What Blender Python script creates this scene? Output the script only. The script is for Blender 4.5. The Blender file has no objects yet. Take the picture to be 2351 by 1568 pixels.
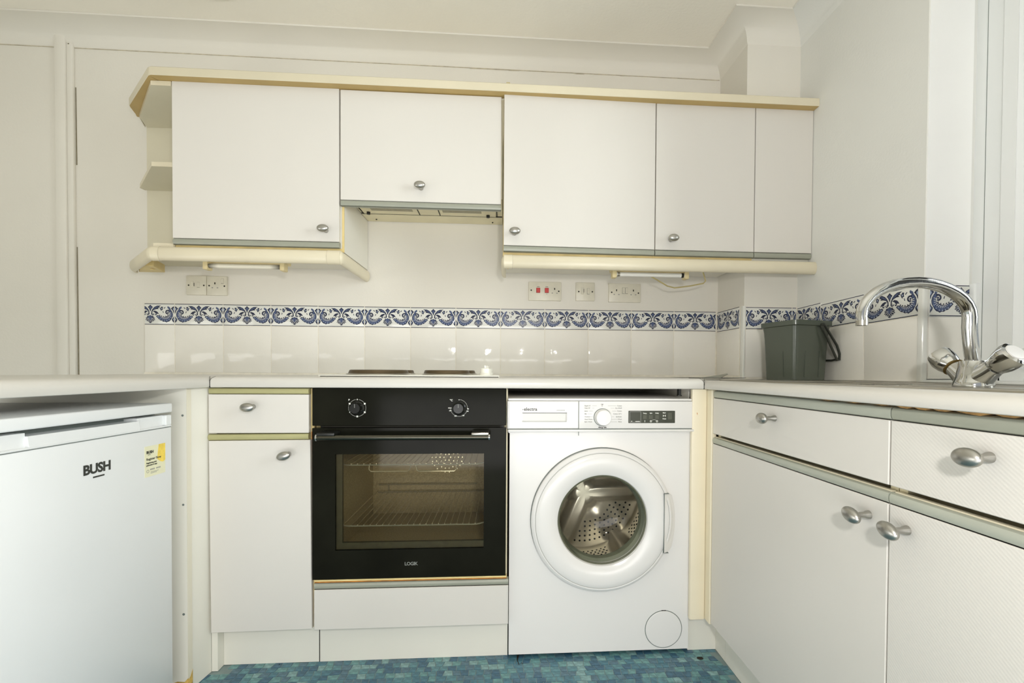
import bpy, bmesh, math, random
from mathutils import Vector, Matrix
from mathutils.geometry import tessellate_polygon
R = random.Random(7)
PI = math.pi
S = bpy.context.scene
C = S.collection

# ---------------------------------------------------------------- camera, world, lights, exposure
cam = bpy.data.objects.new('camera', bpy.data.cameras.new('camera'))
C.objects.link(cam)
S.camera = cam
cam.data.sensor_width = 36.0
cam.data.lens = 1043.06 / 2351 * 36
cam.data.shift_x = (1175.5 - 1222.68) / 2351
cam.data.shift_y = (869.64 - 784.0) / 2351
cam.data.clip_start = 0.02
_yaw, _pit, _rol = -0.0667, -0.0156, 0.0060
_r = Vector((math.cos(_yaw), math.sin(_yaw), 0)); _f = Vector((-math.sin(_yaw), math.cos(_yaw), 0)); _u = Vector((0, 0, 1))
_f2 = math.cos(_pit) * _f + math.sin(_pit) * _u
_u2 = -math.sin(_pit) * _f + math.cos(_pit) * _u
_r3 = math.cos(_rol) * _r + math.sin(_rol) * _u2
_u3 = -math.sin(_rol) * _r + math.cos(_rol) * _u2
_m = Matrix((_r3, _u3, -_f2)).transposed().to_4x4()
_m.translation = Vector((0, -2.0241, 0.9305))
cam.matrix_world = _m

S.view_settings.view_transform = 'Standard'
S.view_settings.look = 'None'
S.view_settings.exposure = -0.56
S.view_settings.gamma = 1.0
S.view_settings.use_curve_mapping = False
try:
    S.cycles.max_bounces = 8
    S.cycles.diffuse_bounces = 5
    S.cycles.glossy_bounces = 4
    S.cycles.transparent_max_bounces = 10
    S.cycles.caustics_reflective = False
    S.cycles.caustics_refractive = False
except Exception:
    pass

W = bpy.data.worlds.new('world')
S.world = W
W.use_nodes = True
W.node_tree.nodes['Background'].inputs[0].default_value = (0.92, 0.96, 1.0, 1)
W.node_tree.nodes['Background'].inputs[1].default_value = 0.7


def lamp(name, kind, loc, energy, color, rot=(0, 0, 0), size=None, size_y=None):
    d = bpy.data.lights.new(name, kind)
    d.energy = energy
    d.color = color
    if kind == 'AREA':
        d.shape = 'RECTANGLE'
        d.size = size
        d.size_y = size_y or size
    elif size is not None:
        d.shadow_soft_size = size
    o = bpy.data.objects.new(name, d)
    C.objects.link(o)
    o.location = loc
    o.rotation_euler = rot
    return o


lamp('camera_flash', 'POINT', (0.14, -2.16, 1.14), 44.0, (1.0, 0.98, 0.945), size=0.04)
lamp('rear_fill', 'AREA', (0.1, -3.35, 0.38), 44.0, (1.0, 0.98, 0.97), (PI / 2 + 0.05, 0, 0), 2.4, 0.64)  # added low fill behind the camera, lifting the lower fronts; no real source
lamp('window_daylight', 'AREA', (1.95, -1.95, 1.70), 100.0, (0.95, 0.98, 1.0), (0, PI / 2 + 0.12, -0.6), 1.2, 1.1)
lamp('ceiling_fill', 'AREA', (-0.1, -2.15, 0.35), 4.0, (1.0, 0.985, 0.99), (PI, 0, 0), 1.0, 0.6)  # added uplight near the floor to brighten the ceiling; no such lamp in the room
lamp('side_fill', 'AREA', (-2.42, -2.2, 0.52), 24.0, (1.0, 1.0, 1.0), (0, -PI / 2, 0), 0.9, 1.8)  # added side fill for the sink doors; the wall there has no opening

# ---------------------------------------------------------------- materials


def lin(c):
    return tuple(((v / 255) / 12.92 if v / 255 <= 0.04045 else ((v / 255 + 0.055) / 1.055) ** 2.4) for v in c)


def mat(name, rgb, rough=0.5, metal=0.0, bump=0.0, bscale=40.0, var=0.0, vscale=3.0, coat=0.0, spec=0.5, bdist=0.002):
    m = bpy.data.materials.new(name)
    m.use_nodes = True
    nt = m.node_tree
    b = nt.nodes['Principled BSDF']
    c = lin(rgb)
    b.inputs['Base Color'].default_value = (*c, 1)
    b.inputs['Roughness'].default_value = rough
    b.inputs['Metallic'].default_value = metal
    b.inputs['Specular IOR Level'].default_value = spec
    if coat:
        b.inputs['Coat Weight'].default_value = coat
        b.inputs['Coat Roughness'].default_value = 0.05
    tc = nt.nodes.new('ShaderNodeTexCoord')
    if var:
        n = nt.nodes.new('ShaderNodeTexNoise')
        n.inputs['Scale'].default_value = vscale
        n.inputs['Detail'].default_value = 4
        nt.links.new(tc.outputs['Object'], n.inputs['Vector'])
        r = nt.nodes.new('ShaderNodeValToRGB')
        r.color_ramp.elements[0].position = 0.3
        r.color_ramp.elements[1].position = 0.7
        r.color_ramp.elements[0].color = (*[v * (1 - var) for v in c], 1)
        r.color_ramp.elements[1].color = (*[min(1, v * (1 + var)) for v in c], 1)
        nt.links.new(n.outputs['Fac'], r.inputs['Fac'])
        nt.links.new(r.outputs['Color'], b.inputs['Base Color'])
    if bump:
        n = nt.nodes.new('ShaderNodeTexNoise')
        n.inputs['Scale'].default_value = bscale
        n.inputs['Detail'].default_value = 3
        nt.links.new(tc.outputs['Object'], n.inputs['Vector'])
        k = nt.nodes.new('ShaderNodeBump')
        k.inputs['Strength'].default_value = bump
        k.inputs['Distance'].default_value = bdist
        nt.links.new(n.outputs['Fac'], k.inputs['Height'])
        nt.links.new(k.outputs['Normal'], b.inputs['Normal'])
    return m


def thin_glass(name, tint, ior=1.45, rough=0.02):
    m = bpy.data.materials.new(name)
    m.use_nodes = True
    nt = m.node_tree
    nt.nodes.remove(nt.nodes['Principled BSDF'])
    t = nt.nodes.new('ShaderNodeBsdfTransparent'); t.inputs[0].default_value = (*tint, 1)
    g = nt.nodes.new('ShaderNodeBsdfGlossy'); g.inputs['Roughness'].default_value = rough
    f = nt.nodes.new('ShaderNodeFresnel'); f.inputs[0].default_value = ior
    x = nt.nodes.new('ShaderNodeMixShader')
    nt.links.new(f.outputs[0], x.inputs[0]); nt.links.new(t.outputs[0], x.inputs[1]); nt.links.new(g.outputs[0], x.inputs[2])
    nt.links.new(x.outputs[0], nt.nodes['Material Output'].inputs['Surface'])
    return m


M = {}
M['wall'] = mat('wall_paint', (225, 221, 211), 0.75, bump=0.25, bscale=120, var=0.015)
M['ceiling'] = mat('ceiling_paint', (240, 235, 223), 0.85, bump=0.4, bscale=90, var=0.02)
M['wall_right'] = mat('window_wall_paint', (224, 224, 219), 0.75, bump=0.25, bscale=120, var=0.015)
M['reveal'] = mat('reveal_paint', (246, 246, 243), 0.6, var=0.02)
M['cove'] = mat('coving_paint', (225, 221, 211), 0.75, bump=0.15, bscale=60, var=0.015)
M['gap'] = mat('gap_dark', (128, 120, 98), 0.9, var=0.2, vscale=40)
M['crack'] = mat('crack_dark', (194, 186, 166), 0.9, var=0.2, vscale=40)
M['tile'] = mat('tile_glaze', (236, 233, 225), 0.07, bump=0.30, bscale=13, var=0.02, vscale=6, bdist=0.007, spec=0.38)
M['tile_white'] = mat('border_glaze', (224, 224, 218), 0.08, bump=0.08, bscale=14, bdist=0.004)
M['grout'] = mat('grout', (232, 227, 214), 0.9, var=0.08, vscale=30)
M['navy'] = mat('print_navy', (34, 40, 66), 0.25, var=0.15, vscale=60)
M['blue'] = mat('print_blue', (70, 83, 118), 0.25, var=0.25, vscale=90)
M['pale_blue'] = mat('print_pale_blue', (150, 162, 186), 0.25, var=0.15, vscale=90)
M['door'] = mat('white_laminate', (215, 211, 204), 0.42, bump=0.10, bscale=260, var=0.01, bdist=0.0006)
M['carcass'] = mat('cream_carcass', (229, 219, 186), 0.5, var=0.05, vscale=8)
M['panel'] = mat('white_panel', (228, 225, 214), 0.5, bump=0.06, bscale=200, var=0.015, bdist=0.0006)
M['cream'] = mat('cream_rail', (218, 209, 184), 0.35, var=0.03, vscale=5)
M['cream_dirty'] = mat('cream_yellowed', (222, 200, 140), 0.45, var=0.14, vscale=14)
M['post'] = mat('cream_post', (234, 224, 199), 0.4, var=0.03, vscale=5)
M['shelf'] = mat('shelf_board', (214, 208, 186), 0.55, var=0.03, vscale=6)
M['strip'] = mat('grey_green_strip', (152, 154, 140), 0.35, var=0.05, vscale=6)
M['strip_olive'] = mat('olive_strip', (172, 168, 122), 0.35, var=0.08, vscale=6)
M['strip_blue'] = mat('grey_blue_strip', (170, 173, 160), 0.32, var=0.04, vscale=6)
M['dark'] = mat('dark_gap', (38, 36, 28), 0.9, var=0.2)
M['wood'] = mat('raw_chipboard', (176, 136, 84), 0.9, bump=0.5, bscale=200, var=0.25, vscale=60)
M['rust'] = mat('rust_stain', (186, 120, 44), 0.8, var=0.35, vscale=50)
M['worktop'] = mat('white_worktop', (206, 203, 196), 0.28, bump=0.03, bscale=300, var=0.012, bdist=0.0005)
M['nickel'] = mat('satin_nickel', (176, 174, 168), 0.33, metal=1.0, bump=0.02, bscale=80, var=0.04)
M['chrome'] = mat('polished_chrome', (208, 208, 206), 0.09, metal=1.0, var=0.03)
M['steel'] = mat('brushed_steel', (178, 174, 164), 0.28, metal=1.0, bump=0.05, bscale=90, var=0.05)
M['black_glass'] = mat('black_glass', (26, 26, 20), 0.12, bump=0.01, bscale=6, var=0.22, vscale=7, spec=0.05)
M['black'] = mat('black_plastic', (26, 27, 24), 0.35, var=0.1)
M['cavity'] = mat('oven_enamel', (186, 174, 144), 0.45, bump=0.35, bscale=300, var=0.22, vscale=220)
M['wire'] = mat('wire_chrome', (226, 222, 206), 0.25, metal=0.7, var=0.03)
M['print'] = mat('white_print', (232, 232, 224), 0.5, var=0.02)
M['grey_print'] = mat('grey_print', (150, 149, 144), 0.6, var=0.05)
M['dark_print'] = mat('dark_print', (48, 50, 44), 0.5, var=0.1)
M['logo_grey'] = mat('logo_grey', (132, 134, 128), 0.5, var=0.05)
M['white_app'] = mat('appliance_white', (230, 228, 225), 0.22, bump=0.02, bscale=60, var=0.008)
M['fridge'] = mat('fridge_white', (226, 228, 228), 0.30, bump=0.08, bscale=300, var=0.008, bdist=0.0004)
M['gasket'] = mat('grey_gasket', (112, 120, 116), 0.6, var=0.08)
M['display'] = mat('display_panel', (62, 65, 54), 0.25, var=0.06, vscale=20)
M['display2'] = mat('display_key', (82, 84, 72), 0.3, var=0.05)
M['rubber'] = mat('grey_rubber', (140, 144, 126), 0.45, var=0.1, vscale=20)
M['drum'] = mat('drum_steel', (240, 231, 213), 0.30, metal=0.70, bump=0.03, bscale=30, var=0.06)
M['hole'] = mat('drum_hole', (30, 29, 25), 0.6, var=0.1)
M['socket'] = mat('aged_socket', (214, 209, 192), 0.35, var=0.05, vscale=30)
M['red'] = mat('red_rocker', (196, 62, 60), 0.35, var=0.06)
M['tube'] = mat('lamp_tube', (240, 239, 232), 0.2, var=0.02)
M['lampcase'] = mat('lamp_case', (222, 206, 160), 0.5, var=0.1, vscale=14)
M['cable'] = mat('cable', (190, 176, 122), 0.5, var=0.08)
M['hood'] = mat('hood_cream', (226, 217, 184), 0.45, var=0.06, vscale=10)
M['filter'] = mat('hood_filter', (158, 152, 128), 0.5, bump=0.6, bscale=400, var=0.08, vscale=60)
M['plate'] = mat('cast_hotplate', (92, 78, 56), 0.42, metal=0.5, bump=0.1, bscale=100, var=0.2, vscale=12)
M['hobwhite'] = mat('hob_enamel', (238, 236, 226), 0.2, var=0.01)
M['bucket'] = mat('grey_bucket', (84, 90, 80), 0.22, bump=0.02, bscale=30, var=0.06)
M['handle_dark'] = mat('bucket_handle', (50, 53, 46), 0.3, var=0.08)
M['mat_grey'] = mat('grey_sheet', (140, 142, 130), 0.3, var=0.08)
M['pvc'] = mat('white_pvc', (233, 235, 234), 0.28, var=0.01)
M['sticker'] = mat('sticker_cream', (228, 225, 192), 0.4, var=0.03)
M['yellow'] = mat('sticker_yellow', (238, 208, 84), 0.4, var=0.12, vscale=90)
M['fitting'] = mat('ceiling_fitting', (176, 176, 164), 0.5, var=0.04)
M['vinyl'] = mat('vinyl_grout', (128, 146, 146), 0.45, bump=0.1, bscale=200, var=0.14, vscale=30)
CH = [mat('mosaic_%s' % n, c, 0.38, bump=0.15, bscale=120, var=0.34, vscale=70, bdist=0.0008) for n, c in (
    ('teal', (90, 134, 144)), ('deep_blue', (64, 102, 124)), ('sea_green', (104, 148, 150)), ('slate', (84, 116, 132)), ('pale', (126, 162, 164)), ('petrol', (76, 120, 136)))]
M['glass_clear'] = thin_glass('window_glass', (0.95, 0.97, 0.97))
M['glass_oven'] = thin_glass('oven_glass', (0.86, 0.84, 0.77), 1.2, 0.05)
M['glass_wash'] = thin_glass('washer_glass', (0.97, 0.98, 0.94), 1.32, 0.03)

# ribbed laminate of the nearest sink doors: fine diagonal lines in relief
mr = mat('ribbed_laminate', (215, 211, 204), 0.42)
nt = mr.node_tree
tc = nt.nodes.new('ShaderNodeTexCoord'); mp = nt.nodes.new('ShaderNodeMapping'); wv = nt.nodes.new('ShaderNodeTexWave'); bp = nt.nodes.new('ShaderNodeBump')
mp.inputs['Rotation'].default_value = (math.radians(52), 0, 0)
wv.bands_direction = 'Y'
wv.inputs['Scale'].default_value = 62
wv.inputs['Distortion'].default_value = 0.3
bp.inputs['Strength'].default_value = 0.10
bp.inputs['Distance'].default_value = 0.001
nt.links.new(tc.outputs['Object'], mp.inputs[0]); nt.links.new(mp.outputs[0], wv.inputs[0]); nt.links.new(wv.outputs['Fac'], bp.inputs['Height'])
nt.links.new(bp.outputs[0], nt.nodes['Principled BSDF'].inputs['Normal'])
M['ribbed'] = mr


# ---------------------------------------------------------------- mesh helpers
class MB:
    def __init__(s):
        s.bm = bmesh.new()

    def faces_of(s, verts, m):
        for v in verts:
            for f in v.link_faces:
                f.material_index = m

    def box(s, x0, x1, y0, y1, z0, z1, bev=0.0, seg=2, m=0, edges=None):
        r = bmesh.ops.create_cube(s.bm, size=1.0)
        vs = r['verts']
        for v in vs:
            v.co = Vector(((x0 + x1) / 2 + v.co.x * (x1 - x0), (y0 + y1) / 2 + v.co.y * (y1 - y0), (z0 + z1) / 2 + v.co.z * (z1 - z0)))
        s.faces_of(vs, m)
        if bev > 0:
            es = list({e for v in vs for e in v.link_edges})
            if edges:
                es = [e for e in es if edges((e.verts[0].co + e.verts[1].co) / 2, (e.verts[0].co - e.verts[1].co).normalized())]
            bmesh.ops.bevel(s.bm, geom=es, offset=bev, segments=seg, affect='EDGES', profile=0.5, material=-1, clamp_overlap=True)
        return s

    def prism(s, pts, vec, m=0):
        vec = Vector(vec)
        a = [s.bm.verts.new(Vector(p)) for p in pts]
        b = [s.bm.verts.new(Vector(p) + vec) for p in pts]
        n = len(pts)
        for q in (a, b[::-1]):
            f = s.bm.faces.new(q); f.material_index = m
        for i in range(n):
            f = s.bm.faces.new((a[i], b[i], b[(i + 1) % n], a[(i + 1) % n])); f.material_index = m
        return s

    def lathe(s, prof, M4=None, seg=32, m=0, a0=0.0, a1=2 * PI):
        full = abs(a1 - a0 - 2 * PI) < 1e-6
        n = seg if full else seg + 1
        rings = []
        for (r, z) in prof:
            if r < 1e-6:
                rings.append([s.bm.verts.new(Vector((0, 0, z)))])
            else:
                rings.append([s.bm.verts.new(Vector((r * math.cos(a0 + (a1 - a0) * k / seg), r * math.sin(a0 + (a1 - a0) * k / seg), z))) for k in range(n)])
        for i in range(len(rings) - 1):
            A, B = rings[i], rings[i + 1]
            for k in range(seg):
                k2 = (k + 1) % n
                if len(A) == 1 and len(B) == 1:
                    continue
                if len(A) == 1:
                    q = (A[0], B[k2], B[k])
                elif len(B) == 1:
                    q = (A[k], A[k2], B[0])
                else:
                    q = (A[k], A[k2], B[k2], B[k])
                try:
                    f = s.bm.faces.new(q); f.material_index = m
                except ValueError:
                    pass
        if M4 is not None:
            for ring in rings:
                for v in ring:
                    v.co = M4 @ v.co
        return s

    def tube(s, pts, r, seg=10, m=0, closed=False, radii=None):
        P = [Vector(p) for p in pts]
        n = len(P)
        rings = []
        prev = None
        for i in range(n):
            if closed:
                t = (P[(i + 1) % n] - P[i - 1]).normalized()
            else:
                t = (P[min(i + 1, n - 1)] - P[max(i - 1, 0)]).normalized()
            if prev is None:
                u = t.orthogonal().normalized()
            else:
                u = (prev - t * prev.dot(t)).normalized()
            prev = u
            w = t.cross(u)
            rr = radii[i] if radii else r
            rings.append([s.bm.verts.new(P[i] + rr * (math.cos(2 * PI * k / seg) * u + math.sin(2 * PI * k / seg) * w)) for k in range(seg)])
        for i in range(n if closed else n - 1):
            A, B = rings[i], rings[(i + 1) % n]
            for k in range(seg):
                f = s.bm.faces.new((A[k], A[(k + 1) % seg], B[(k + 1) % seg], B[k])); f.material_index = m
        if not closed:
            for q in (rings[0][::-1], rings[-1]):
                f = s.bm.faces.new(q); f.material_index = m
        return s

    def ellipsoid(s, c, rad, rot=None, m=0, u=24, v=14):
        r = bmesh.ops.create_uvsphere(s.bm, u_segments=u, v_segments=v, radius=1.0)
        for q in r['verts']:
            p = Vector((q.co.x * rad[0], q.co.y * rad[1], q.co.z * rad[2]))
            if rot:
                p = rot @ p
            q.co = p + Vector(c)
        s.faces_of(r['verts'], m)
        return s

    def sweep(s, path, prof, m=0, mats=None, segs=None):
        """profile (o, z) swept along an XY path; o is measured along the path's own left-hand normal, mitred."""
        P = [Vector((p[0], p[1])) for p in path]
        n = len(P)
        rings = []
        for i in range(n):
            d0 = (P[i] - P[i - 1]).normalized() if i > 0 else (P[1] - P[0]).normalized()
            d1 = (P[i + 1] - P[i]).normalized() if i < n - 1 else d0
            n0 = Vector((-d0.y, d0.x)); n1 = Vector((-d1.y, d1.x))
            b = (n0 + n1).normalized()
            k = 1.0 / max(0.3, b.dot(n0))
            rings.append([s.bm.verts.new(Vector((P[i].x + b.x * o * k, P[i].y + b.y * o * k, z))) for (o, z) in prof])
        q = len(prof)
        for i in (segs if segs is not None else range(n - 1)):
            A, B = rings[i], rings[i + 1]
            for k in range(q):
                f = s.bm.faces.new((A[k], A[(k + 1) % q], B[(k + 1) % q], B[k]))
                f.material_index = mats[k] if mats else m
        for ring in ((rings[0][::-1], rings[-1]) if segs is None else ()):
            f = s.bm.faces.new(ring); f.material_index = m
        if segs is not None:
            bmesh.ops.delete(s.bm, geom=[v for v in s.bm.verts if not v.link_faces], context='VERTS')
        return s

    def mesh(s, name, mats, off=None, angle=35):
        if off is not None:
            for v in s.bm.verts:
                v.co -= off
        bmesh.ops.recalc_face_normals(s.bm, faces=s.bm.faces[:])
        me = bpy.data.meshes.new(name)
        s.bm.to_mesh(me)
        s.bm.free()
        for m_ in mats:
            me.materials.append(m_)
        me.shade_smooth()
        me.set_sharp_from_angle(angle=math.radians(angle))
        return me


WL = {}


def wl(o):
    return WL.get(o, Vector((0, 0, 0))) if o else Vector((0, 0, 0))


def obj(name, mb, mats, parent=None, loc=None, label=None, kind=None, angle=35):
    """one mesh object; mb is built in world coordinates (of the unrotated parent)."""
    if not isinstance(mats, (list, tuple)):
        mats = [mats]
    L = Vector(loc) if loc is not None else wl(parent)
    me = mb.mesh(name, mats, L, angle) if isinstance(mb, MB) else mb
    o = bpy.data.objects.new(name, me)
    C.objects.link(o)
    o.location = L - wl(parent)
    if parent:
        o.parent = parent
    WL[o] = L
    if label: o['label'] = label
    if kind: o['kind'] = kind
    return o


def inst(name, me, parent, loc, rot=(0, 0, 0), label=None):
    o = bpy.data.objects.new(name, me)
    C.objects.link(o)
    L = Vector(loc)
    o.location = L - wl(parent)
    o.rotation_euler = rot
    if parent:
        o.parent = parent
    WL[o] = L
    if label: o['label'] = label
    return o


def thing(name, label, cat, loc, group=None):
    o = bpy.data.objects.new(name, None)
    o.empty_display_size = 0.05
    C.objects.link(o)
    o.location = loc
    WL[o] = Vector(loc)
    tag(o, label, cat, group)
    return o


def tag(o, label, cat, group=None):
    o['label'] = label
    o['category'] = cat
    if group: o['group'] = group
    return o


def B(*a, **k):
    return MB().box(*a, **k)


def rotx(a): return Matrix.Rotation(a, 4, 'X')


def along(loc, axis):
    """matrix taking local +Z to the given axis at loc"""
    q = Vector((0, 0, 1)).rotation_difference(Vector(axis))
    return Matrix.Translation(Vector(loc)) @ q.to_matrix().to_4x4()


_dg = None


def text_mesh(body, size, bold=0.0, align='CENTER', shear=0.0, space=1.0):
    cu = bpy.data.curves.new('text', 'FONT')
    cu.body = body
    cu.size = size
    cu.align_x = align
    cu.align_y = 'CENTER'
    cu.offset = bold
    cu.shear = shear
    cu.space_character = space
    cu.resolution_u = 3
    cu.extrude = 0.0001
    o = bpy.data.objects.new('text', cu)
    C.objects.link(o)
    bpy.context.view_layer.update()
    dg = bpy.context.evaluated_depsgraph_get()
    me = bpy.data.meshes.new_from_object(o.evaluated_get(dg))
    bpy.data.objects.remove(o)
    return me


FRONT = (PI / 2, 0, 0)          # text facing -Y
EAST = (PI / 2, 0, PI / 2)      # text facing +X


def text(name, body, size, material, parent, loc, rot, bold=0.0, align='CENTER', shear=0.0, sx=1.0, space=1.0):
    me = text_mesh(body, size, bold, align, shear, space)
    me.name = name
    me.materials.clear(); me.materials.append(material)
    o = inst(name, me, parent, loc, rot)
    o.scale = (sx, 1, 1)
    return o


# ---------------------------------------------------------------- setting: shell
ZC = 2.335                      # ceiling
ZB, ZT = 1.1185, 1.2095         # border tiles
def struct(name, mb, mats, parent=None, **k):
    return obj(name, mb, mats, parent, kind='structure' if parent is None else None, **k)

wall_back = struct('wall_back', B(-2.5, 1.6, 0.005, 0.12, -0.02, ZC + .05), M['wall'])
pil = MB().box(0.985, 1.2105, -0.225, 0.006, 0.0, ZC + .02)
wall_column = struct('wall_column', pil, M['wall'])
wr = MB()
YW0, YW1, ZW0, ZW1 = -0.79, -2.02, 0.908, 2.12
for a in ((1.21, 1.50, YW0, 0.1, -0.02, ZC + .05), (1.21, 1.50, YW1, YW0, -0.02, ZW0), (1.21, 1.50, YW1, YW0, ZW1, ZC + .05), (1.21, 1.50, -3.4, YW1, -0.02, ZC + .05)):
    wr.box(*a)
wall_right = struct('wall_right', wr, M['wall_right'])
wall_left = struct('wall_left', B(-2.62, -2.5, -3.4, 0.12, -0.02, ZC + .05), M['wall'])
wall_front = struct('wall_front', MB().box(-2.6, -1.5, -3.5, -3.4, -0.02, ZC + .05).box(0.9, 1.5, -3.5, -3.4, -0.02, ZC + .05).box(-1.5, 0.9, -3.5, -3.4, 2.1, ZC + .05), M['wall'])
ceiling = struct('ceiling', B(-2.62, 1.5, -3.5, 0.12, ZC, ZC + 0.1), M['ceiling'])
floor = struct('floor', B(-2.62, 1.5, -3.5, 0.12, -0.06, -0.001), M['vinyl'])
obj('reveal_lining', MB().box(1.2105, 1.345, YW0 - .004, YW0 + .001, ZW0 + .01, ZW1), M['reveal'], wall_right)

# coving: concave moulding along back wall, round the column, along the window wall
cv = [(0.0, 2.262), (0.0, ZC - .0005), (0.104, ZC - .0005), (0.104, ZC - .007)]
for k in range(9):
    a = k / 8 * PI / 2
    cv.append((0.098 - 0.092 * math.sin(a), 2.270 + 0.058 * (math.cos(a))))
path = [(1.21, -3.40), (1.21, -0.225), (0.985, -0.225), (0.985, 0.005), (-2.5, 0.005)]
cove = struct('trim_1', MB().sweep(path, cv, segs=(1, 2, 3)), M['cove'], angle=50)
struct('trim_3', MB().sweep(path, cv, segs=(0,)), M['wall_right'], angle=50)
cr = MB()
for x0, x1 in ((-0.15, 0.03), (0.02, 0.07), (0.10, 0.24), (0.31, 0.36), (0.40, 0.47), (0.52, 0.54)):
    z = 2.2585 + R.uniform(-.002, .002)
    cr.prism([(x0, 0.0045, z), (x1, 0.0045, z + .001), (x1 - .01, 0.0045, z + .004), (x0 + .02, 0.0045, z + .0035)], (0, -.0006, 0))
cr.box(-2.4, 0.98, 0.002, 0.006, 2.2602, 2.2624)
obj('paint_crack', cr, M['crack'], wall_back)

# boxed vertical strip on the back wall
trim2 = struct('trim_2', MB().box(-1.842, -1.800, -0.014, 0.006, 0.0, 2.303, bev=.004, edges=lambda c, d: abs(d.z) > .9).box(-1.800, -1.776, -0.008, 0.006, 0.0, 2.275, bev=.004, edges=lambda c, d: abs(d.z) > .9), M['wall'])
obj('shrinkage_gap', MB().prism([(-1.775, .0045, 2.10), (-1.772, .0045, 2.10), (-1.7700, .0045, 1.78), (-1.7745, .0045, 1.78)], (0, -.0006, 0)).prism([(-1.775, .0045, 1.44), (-1.772, .0045, 1.44), (-1.770, .0045, .90), (-1.7745, .0045, .90)], (0, -.0006, 0)), M['gap'], trim2)
obj('screw_hole', B(-1.792, -1.787, -.0086, -.0075, 2.268, 2.272), M['gap'], trim2)

# ---------------------------------------------------------------- tiles
PX = 5.85  # source units per mm of the traced ornament


def arc(cx, cy, r, a0, a1, n=8):
    return [(cx + r * math.cos(math.radians(a0 + (a1 - a0) * k / n)), cy + r * math.sin(math.radians(a0 + (a1 - a0) * k / n))) for k in range(n + 1)]


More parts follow.
